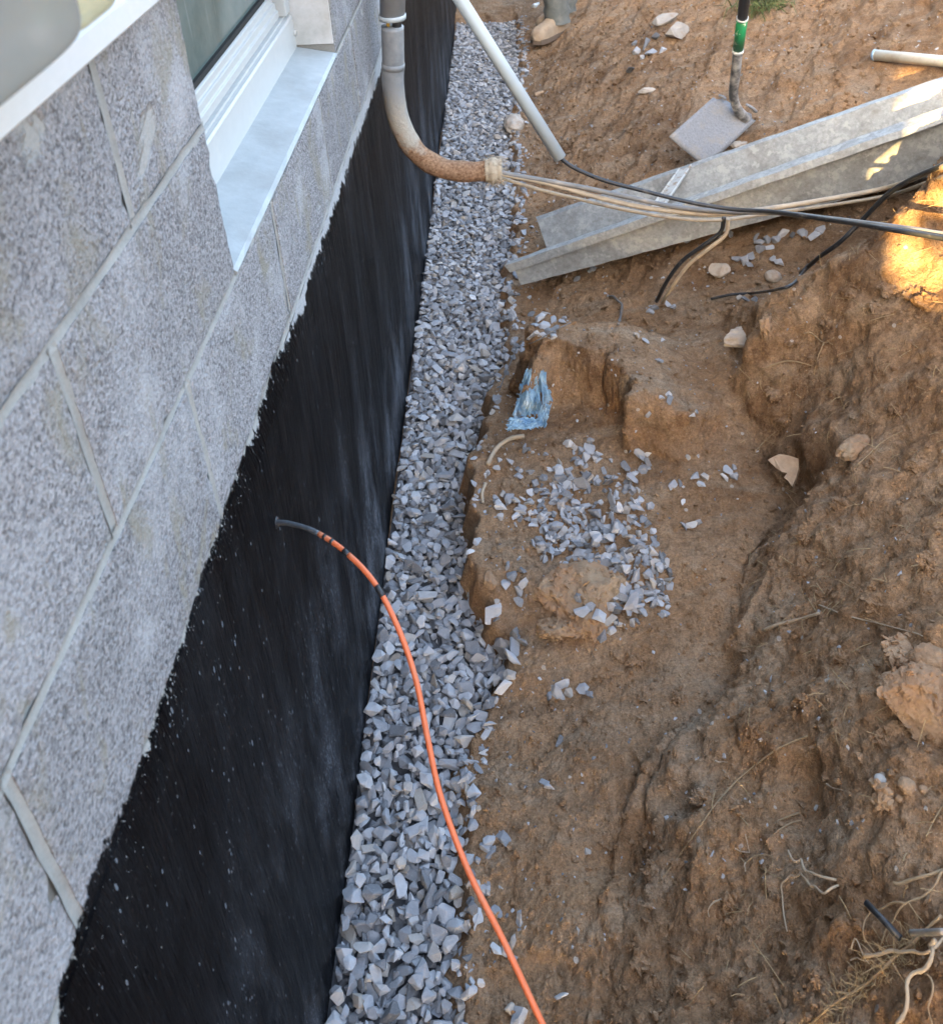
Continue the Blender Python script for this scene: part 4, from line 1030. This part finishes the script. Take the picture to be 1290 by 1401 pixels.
root(q6([(470, 785, .01), (495, 815, .012), (520, 788, .01), (590, 787, .005), (560, 850, .005), (525, 880, .004)]), .0020, M_ROOT, 'zigzag rootlet left of the white loop')
root(q6([(495, 812, .012), (494, 850, .02)]), .0022, M_ROOTW, 'tiny hanging white root tip under the zigzag rootlet')
root(q6([(398, 940, .015), (362, 958, .01), (346, 985, .005), (350, 1005, .01)]), .0028, M_ROOTW, 'curled pale root at lower left of the bank face')
root(q6([(1035, 900, .02), (1120, 870, .012), (1210, 840, .01), (1260, 815, .01)]), .0052, M_ROOT, 'thick straw coloured root entering from the right edge', taper=.3)
root(q6([(1240, 850), (1210, 872, .02), (1150, 920, .02), (1080, 970, .02), (1020, 1040, .01), (990, 1090, .006), (978, 1140, .004)]), .0036, M_ROOT, 'long root bending down past the black plastic stub')
root(q6([(1085, 965, .02), (1000, 985, .015), (940, 1020, .01), (920, 1060, .006), (925, 1100, .004)]), .0034, M_ROOT, 'branch root arching to the left of the black stub')
root(q6([(945, 1155, .02), (1030, 1165, .025), (1100, 1158, .02), (1150, 1165, .015), (1200, 1110, .01), (1240, 1070, .01)]), .0050, M_ROOTW, 'thick horizontal white root below the black stub', taper=.2)
root(q6([(1230, 1150, .04), (1205, 1175, .05), (1150, 1240, .06), (1110, 1320, .06), (1065, 1400, .06), (1050, 1440, .06)]), .0062, M_ROOTW, 'thick bent root in the bottom right corner', taper=.2)
root(q6([(1210, 1010, .01), (1130, 1090, .012), (1050, 1160, .012), (960, 1240, .012), (880, 1300, .012), (790, 1355, .01), (715, 1400, .008)]), .0048, M_ROOT, 'long straight root slanting to the bottom edge with hairy fibres')
root(q6([(905, 1110, .03), (920, 1140, .02), (945, 1185, .01)]), .0026, M_ROOTW, 'forked white root tip left of the horizontal root')
root(q6([(890, 1150, .02), (915, 1160, .012), (940, 1175, .01)]), .0022, M_ROOTW, 'small prong crossing the forked white root tip')
root(q6([(1185, 1240, .03), (1175, 1330, .03), (1170, 1420, .03)]), .0032, M_ROOT, 'thin upright root in the bottom right corner')
root(q6([(1120, 350, .015), (1170, 353, .01), (1230, 350, .01)]), .0036, M_ROOTW, 'pale stick poking out below the boulder at right', taper=.1)
root(q6([(790, 520, .008), (812, 538, .006), (845, 545, .004)]), .0026, M_ROOTW, 'short pale curved root in the middle of the bank')
root(q6([(368, 440, .01), (395, 441, .008), (418, 440, .004)]), .0024, M_ROOTW, 'small white stick at the upper left of the bank face')
root(q6([(400, 470), (415, 485), (428, 502)]), .0016, M_ROOTW, 'hair thin rootlet below the small white stick')
root(q5([(370, 1000), (450, 965), (520, 938)]), .0026, M_ROOT, 'straight thin straw on the bank below the broken board')
root(q5([(475, 1218, .01), (560, 1250), (680, 1280), (770, 1305), (850, 1325, .012)]), .0026, M_ROOTW, 'long pale root lying across the upper right bank')
root(q5([(270, 1305, .006), (360, 1278, .008), (468, 1250, .008)]), .0048, M_ROOTW, 'stout pale stick lying on the slope below the straw', cat='stick', name='stick', taper=.2)
root(q5([(265, 375), (350, 347), (400, 352), (445, 365)]), .0024, M_ROOT, 'curved root under the rim of the soil mound')
root(q5([(415, 250), (440, 245), (485, 285), (520, 265)]), .0024, M_ROOT, 'forked root near the top of the soil mound')
root(q5([(485, 285), (460, 345), (450, 395)]), .0022, M_ROOT, 'hanging root below the forked one on the mound')
root(q5([(240, 670), (280, 625), (315, 598)]), .0022, M_ROOT, 'thin root sticking out left of the broken board')
root([(1170, 640, .006), (1200, 612, .01), (1235, 590, .006)], .0022, M_ROOT, 'pale root stretched above the long soil lump')
# hairy fibres round the corner root
mb = MB()
for k in range(330):
    t = random.random(); x = 1120 - 350 * t * .9; x = 790 + 340 * random.random(); y = 1355 - (x - 790) * (1355 - 1090) / 340 + random.gauss(0, 34)
    p, n = hit(840 + x * .3719, 880 + y * .3719)
    d = (n + Vector((random.gauss(0, .6), random.gauss(0, .6), random.gauss(0, .6)))).normalized(); e = Vector((random.gauss(0, 1), random.gauss(0, 1), random.gauss(0, 1))) * .006
    L = random.uniform(.006, .022)
    mb.add(*tube([p - d * .002, p + d * L * .5 + e * .6, p + d * L * .8 + e * 1.6], .00035, 4, 3))
tag(mb.build('root_hairs', M_STRAW, None, smooth=True), 'matted fine root hairs on the bank in the bottom right corner', None, None, 'stuff')
mb = MB()
for k in range(420):
    y = random.uniform(.5, 2.0); x = float(np.interp(y, [.5, 1.2, 2], [.5, .8, .95])) + random.uniform(0, .5)
    p, n = down(x, y); d = (n * .5 + Vector((random.gauss(0, 1), random.gauss(0, 1), random.gauss(0, 1)))).normalized()
    L = random.uniform(.01, .04); e = Vector((random.gauss(0, 1), random.gauss(0, 1), random.gauss(0, 1))) * .005
    mb.add(*tube([p - d * L * .2, p + d * L * .4 + n * .003 + e, p + d * L + e * 2], random.uniform(.0004, .0008), 4, 3))
tag(mb.build('fine_rootlets', M_STRAW, None, smooth=True), 'hair fine rootlets scattered through the soil bank', None, None, 'stuff')
# black stub
p0, p1 = hit(840 + 1008 * .3719, 880 + 1010 * .3719, .035)[0], hit(840 + 1080 * .3719, 880 + 1080 * .3719, .02)[0]
v, f = tube([p0, p1], .0042, 12, smooth=False); tag(obj('plastic_stub', v, f, M_BLACK), 'short black plastic stub stuck in the bank among the roots', 'pipe stub')
p0, p1 = hit(1268, 1296, .02)[0], hit(1292, 1302, .03)[0]
v, f = tube([p0, p1, p1 + (p1 - p0)], .0038, 10); tag(obj('grey_stub', v, f, M_CABLEGREY), 'grey cable stub at the right edge near the thick roots', 'cable stub')
# wires by the gravel
v, f = tube([hit(*p, .022)[0] for p in ((775, 449), (757, 458), (735, 466), (710, 476))] + [on_z(*p, -1.365) for p in ((700, 492), (688, 520), (680, 545), (675, 565), (672, 585), (673, 602), (676, 620))], .0016, 6); tag(obj('thin_wire', v, f, M_TWINE), 'thin dull wire lying over the gravel beside the blue plastic', 'wire')
root([(846, 446, .01), (851, 430, .02), (849, 418, .03), (842, 410, .02), (835, 407, .01)], .0040, M_TWINE, 'short grey wire hooped out of the soil shelf', name='hooped_wire', cat='wire', taper=.1)
v, f = tube(hug([(667, 637, .01), (674, 622, .014), (686, 610, .016), (700, 602, .014), (717, 598, .008)], .01), .0062, 8, wob=.1); tag(obj('pale_root', v, f, M_ROOTW), 'pale curved root at the soil edge under the blue plastic', 'root')
v, f = tube(hug([(660, 690, .006), (660, 675, .008), (664, 662, .006)], .01), .0042, 8); tag(obj('white_stub', v, f, M_ROOTW), 'short white root end in the soil lip beside the gravel', 'root')
root([(1140, 0, .02), (1120, 6, .02)], .004, M_ROOT, 'stub of root near the grass tuft')
root([(733, 131, .01), (744, 127, .015)], .008, M_SHARD, 'small wooden chip on the far trench floor', name='wood_chip', cat='chip')
root([(730, 10, .01), (737, 6, .015)], .007, M_WHITE, 'white plastic chip on the soil left of the boots', name='plastic_chip', cat='chip')

# torn blue plastic: crumpled sheets built over the soil edge
def scrap(pts, label, lift=.02, amp=.016, seed=0.0, n=22, rag=.10):
    c = [hit(*p)[0] if len(p) < 3 else on_y(p[0], p[1], p[2]) for p in pts]          # four corners, in order
    A, B, C_, D = c
    nn = (B - A).cross(D - A).normalized()
    if nn.dot(CAM - A) < 0: nn = -nn
    ss = np.linspace(0, 1, n); u, v_ = np.meshgrid(ss, ss)
    h = fbm(u * 1.0 + v_ * .18, v_ * .25, u * 0, 3.4, 4, .6, ridged=True, seed=seed) * amp * 1.5
    k = rag * fbm(u, v_, u * 0, 6.0, 3, .6, seed=seed + 5)
    verts, faces = [], []
    for j in range(n):
        for i in range(n):
            a, b = ss[i], ss[j]
            a2 = min(max(a + k[j, i] * (2 if i in (0, n - 1) else 1), -.15), 1.15); b2 = min(max(b + k[i, j] * (2.4 if j in (0, n - 1) else 1), -.15), 1.15)
            verts.append(A.lerp(B, a2).lerp(D.lerp(C_, a2), b2) + nn * (h[j, i] + lift))
    cx = rng.random((n, n))
    for j in range(n - 1):
        for i in range(n - 1):
            edge_ = i in (0, n - 2) or j in (0, n - 2)
            if edge_ and cx[j, i] < .25: continue
            faces.append((j * n + i, j * n + i + 1, (j + 1) * n + i + 1, (j + 1) * n + i))
    o = obj('plastic_scrap', verts, faces, M_TARP, None, smooth=False)
    s = o.modifiers.new('thickness', 'SOLIDIFY'); s.thickness = .0012
    return tag(o, label, 'plastic scrap')
scrap([(714, 505, 1.99), (738, 505, 2.0), (737, 567, 1.90), (696, 574, 1.90)], 'largest crumpled shred of torn blue plastic by the gravel edge', .0, .030, 1.0, rag=.06)
scrap([(732, 505, 1.985), (743, 513, 1.985), (749, 552, 1.90), (736, 556, 1.90)], 'whitish blue plastic flap pressed against the soil ledge', .004, .014, 2.0, rag=.06)
scrap([(739, 554, 1.87), (753, 556, 1.87), (745, 585, 1.81), (731, 586, 1.81)], 'small blue plastic shred hanging under the whitish flap', .0, .014, 3.0)
scrap([(693, 581, 1.80), (738, 580, 1.81), (735, 594, 1.77), (691, 598, 1.765)], 'narrow strip of blue plastic lying above the pale root', .02, .012, 4.0)
# broken board
P0 = hit(1075, 642, .035)[0]
nb_ = (-ray(1075, 642).normalized() + Vector((-.5, .1, .9))).normalized()
def on_plane(px, py):
    d = ray(px, py); return CAM + d * ((P0 - CAM).dot(nb_) / d.dot(nb_))
pts = [on_plane(*q) + nb_ * random.uniform(-.003, .003) for q in ((1051, 631), (1058, 626), (1066, 622), (1080, 625), (1092, 628), (1093, 642), (1089, 654), (1084, 666), (1078, 659), (1073, 655), (1077, 648), (1070, 647), (1062, 641))]
v = [p + nb_ * .005 for p in pts] + [p - nb_ * .005 for p in pts]; m = len(pts)
tag(obj('broken_board', v, [tuple(range(m)), tuple(range(m, 2 * m))[::-1]] + [(i, m + i, m + (i + 1) % m, (i + 1) % m) for i in range(m)], M_SHARD, None, smooth=False), 'broken shard of tan board jutting from the bank', 'board')
# grass tuft at the top
mb = MB(); gp_, gn_ = hit(1048, 6)
for k in range(260):
    b0 = gp_ + Vector((random.gauss(0, .055), random.gauss(0, .05), random.uniform(-.02, .06)))
    d = Vector((random.gauss(-.25, .4), random.gauss(-.4, .3), random.uniform(-.6, .7))).normalized(); L = random.uniform(.10, .26)
    sd_ = d.cross(Vector((random.gauss(0, 1), random.gauss(0, 1), 1))).normalized() * random.uniform(.0015, .003)
    m1 = b0 + d * L * .5; m2 = b0 + d * L * .85 + Vector((0, -.02, -L * .35))
    mb.add([b0 - sd_, b0 + sd_, m1 + sd_ * .8, m1 - sd_ * .8, m2], [(0, 1, 2, 3), (3, 2, 4)])
tag(mb.build('grass_tuft', M_GRASS), 'drooping tuft of green grass on the bank top above the shovel', 'grass')

# ------------------------------------------------------------------ person at the far end of the trench
gz = down(.62, 5.35)[0].z
pe = thing('person', (.64, 5.38, gz), 'person in faded grey trousers and tan boots at the far end of the trench', 'person')
def skin_body():
    me = bpy.data.meshes.new('body'); bm = bmesh.new()
    base = Vector((.66, 5.46, gz)) - pe.location
    J_ = {'pel': (0, 0, .95, .13), 'spi': (-.02, -.02, 1.15, .125), 'che': (-.03, -.03, 1.36, .14), 'nec': (-.04, -.04, 1.52, .055), 'hea': (-.06, -.06, 1.66, .085), 'cro': (-.06, -.06, 1.76, .07),
          'hl': (.07, .06, .90, .09), 'kl': (.06, .08, .50, .06), 'al': (.03, .10, .09, .042), 'fl': (-.05, .02, .06, .025),
          'hr': (-.05, -.08, .90, .09), 'kr': (-.03, -.10, .50, .06), 'ar': (-.02, -.12, .09, .042), 'fr': (-.08, -.19, .06, .025),
          'sl': (.12, .12, 1.45, .065), 'el': (.16, .16, 1.17, .045), 'wl': (.06, .10, .94, .032), 'ml': (.03, .08, .86, .03),
          'sr': (-.14, -.16, 1.45, .065), 'er': (-.2, -.22, 1.17, .045), 'wr': (-.22, -.3, .95, .032), 'mr': (-.24, -.33, .87, .03)}
    E2 = [('pel','spi'),('spi','che'),('che','nec'),('nec','hea'),('hea','cro'),('pel','hl'),('hl','kl'),('kl','al'),('al','fl'),('pel','hr'),('hr','kr'),('kr','ar'),('ar','fr'),('che','sl'),('sl','el'),('el','wl'),('wl','ml'),('che','sr'),('sr','er'),('er','wr'),('wr','mr')]
    vv = {k: bm.verts.new(Vector(p[:3]) + base) for k, p in J_.items()}
    for a, b in E2: bm.edges.new((vv[a], vv[b]))
    bm.verts.index_update(); bm.to_mesh(me); bm.free()
    o = bpy.data.objects.new('body', me); o.parent = pe; COL.objects.link(o)
    o.modifiers.new('skin', 'SKIN')
    for i, k in enumerate(J_):
        me.skin_vertices[0].data[i].radius = (J_[k][3], J_[k][3]); me.skin_vertices[0].data[i].use_root = (k == 'pel')
    s = o.modifiers.new('subd', 'SUBSURF'); s.levels = 2; s.render_levels = 2
    me.materials.append(M_SKIN)
    return J_, base + pe.location
JN, pb0 = skin_body()
def jp(k): return Vector(JN[k][:3]) + pb0
def loft(rings, seg=20):
    v, f = [], []
    for (c, rx, ry, ph) in rings:
        for k in range(seg):
            a = 2 * math.pi * k / seg
            w_ = 1 + .06 * math.sin(3 * a + ph * 9) + .025 * math.sin(5 * a - ph * 23)
            v.append(Vector(c) + Vector((rx * w_ * math.cos(a), ry * w_ * math.sin(a), .002 * math.sin(5 * a + ph * 30))))
    for j in range(len(rings) - 1):
        for k in range(seg): f.append((j * seg + k, j * seg + (k + 1) % seg, (j + 1) * seg + (k + 1) % seg, (j + 1) * seg + k))
    return v, f
mb = MB()
for h_, k_, a_ in (('hl', 'kl', 'al'), ('hr', 'kr', 'ar')):
    H, K, A = jp(h_), jp(k_), jp(a_)
    rings = []
    for t in np.linspace(0, 1, 26):
        c = H.lerp(K, t * 2) if t < .5 else K.lerp(A, (t - .5) * 2)
        c = c + Vector((0, 0, -.01)); fold = .010 * math.sin(t * 70) * (t > .72)
        rr = .112 - .036 * min(1, t * 2) + fold * .6
        rings.append((c, rr, rr * 1.02, t))
    mb.add(*loft(rings))
rings = [(jp('pel') + Vector((0, 0, z)), .165 - .02 * abs(z), .18, z) for z in np.linspace(-.10, .12, 6)]
mb.add(*loft(rings)); mb.build('trousers', M_JEAN, pe, smooth=True)
mb = MB(); rings = [(jp('pel').lerp(jp('nec'), t), .17 - .10 * max(0, t - .75) / .25, .19 - .11 * max(0, t - .75) / .25, t) for t in np.linspace(.12, .98, 14)]
mb.add(*loft(rings))
for s_, e_, w_ in (('sl', 'el', 'wl'), ('sr', 'er', 'wr')):
    mb.add(*tube([jp(s_), jp(e_), jp(w_)], lambda t: .075 - .03 * t, 14, 8))
mb.build('shirt', M_SHIRT, pe, smooth=True)
v, f = rbox(*(jp('hea') + Vector((.015, .015, .05))), .098, .105, .085, .95); obj('hair', v, f, M_HAIR, pe)
for a_, f_ in (('al', 'fl'), ('ar', 'fr')):
    A, F = jp(a_), jp(f_); d = (F - A); d.z = 0; d = d.normalized(); sd_ = Vector((-d.y, d.x, 0))
    v, fa = [], []
    prof = [(-.09, .036, .10, 0), (-.06, .043, .125, 0), (.0, .045, .135, 0), (.05, .046, .105, 0), (.10, .051, .083, 0), (.15, .052, .072, 0), (.19, .045, .062, .0), (.207, .036, .052, 0), (.217, .022, .038, 0), (.221, .006, .016, 0)]
    seg = 14
    for (s_, hw, hh, z0) in prof:
        for k in range(seg):
            a = math.pi * k / (seg - 1)
            p = A + d * s_ + sd_ * (hw * math.copysign(abs(math.cos(a)) ** .7, math.cos(a))); p.z = gz + .022 + hh * max(0.0, math.sin(a)) ** .75
            v.append(p)
    for j in range(len(prof) - 1):
        for k in range(seg - 1): fa.append((j * seg + k, j * seg + k + 1, (j + 1) * seg + k + 1, (j + 1) * seg + k))
    fa += [tuple(range(seg)), tuple((len(prof) - 1) * seg + k for k in range(seg))[::-1]]
    bo = obj('boot', v, fa, M_BOOT, pe)
    v = []
    out = [(-.098, .0), (-.09, .040), (0, .047), (.10, .055), (.16, .055), (.20, .042), (.222, 0)]
    ring = [A + d * s_ + sd_ * w_ for s_, w_ in out] + [A + d * s_ - sd_ * w_ for s_, w_ in out[-2:0:-1]]
    m = len(ring)
    v = [Vector((p.x, p.y, gz - .004)) for p in ring] + [Vector((p.x, p.y, gz + .026)) for p in ring]
    obj('sole', v, [tuple(range(m)), tuple(range(m, 2 * m))] + [(i, (i + 1) % m, m + (i + 1) % m, m + i) for i in range(m)], M_SOLE, bo, smooth=False)

# ------------------------------------------------------------------ unseen board screen added behind the camera: its gaps shape the sun patches
ax_ = Vector((to_sun.x, to_sun.y, 0)).normalized(); side = Vector((-ax_.y, ax_.x, 0))      # side points to +x
if side.x < 0: side = -side
def pcoord(p): return Vector((p.x, p.y, 0)).dot(side)
FD = 4.2                                  # distance of the added screen from the origin, towards the sun
def shadow_z(p):                           # height at which the sun ray of p crosses the added screen
    t = FD - Vector((p.x, p.y, 0)).dot(ax_); return p.z + t * math.tan(SUN_EL)
holes = []
for (pts, mw, mh) in (([(1225, 276), (1248, 266), (1222, 292), (1238, 285), (1232, 320), (1242, 345), (1248, 368)], .016, .030), ([(1245, 215)], .028, .03), ([(1262, 172), (1285, 178)], .03, .045), ([(1278, 130)], .03, .045)):
    for (px, py) in pts:
        p = hit(px, py)[0]
        if py < 260: p = rail_at(FRi, .93) if py > 150 else rail_at(BR, .95)
        if py < 260: p = on_y(px, py, p.y)
        holes.append((pcoord(p), shadow_z(p), mw, mh))
print('HOLES', [(round(a, 3), round(b, 3)) for a, b, _, _ in holes])
light_screen = thing('sun_gap_screen', ax_ * FD + side * 2, 'unseen tall board screen added to shade the trench and let sun patches through', 'light_screen')
u = .30
FTOP = 3.2
while u < 5.2:
    wd = .036
    m_ = MB()
    cuts = sorted((b - mh, b + mh) for a, b, mw, mh in holes if abs(a - (u + wd / 2)) < mw + wd * .3)
    z = -.45; spans = []
    for lo, hi in cuts:
        if lo > z: spans.append((z, lo))
        z = max(z, hi)
    spans.append((z, FTOP))
    for lo, hi in spans:
        c0, c1_ = ax_ * FD + side * u, ax_ * FD + side * (u + wd + .002)
        t_ = ax_ * .018
        m_.add([c0 + Vector((0, 0, lo)), c1_ + Vector((0, 0, lo)), c1_ + t_ + Vector((0, 0, lo)), c0 + t_ + Vector((0, 0, lo)), c0 + Vector((0, 0, hi)), c1_ + Vector((0, 0, hi)), c1_ + t_ + Vector((0, 0, hi)), c0 + t_ + Vector((0, 0, hi))],
               [(0,3,2,1),(4,5,6,7),(0,1,5,4),(1,2,6,5),(2,3,7,6),(3,0,4,7)])
    m_.build('board', M_BOARD, light_screen)
    u += wd
print('SCENE OK', len(bpy.data.objects))
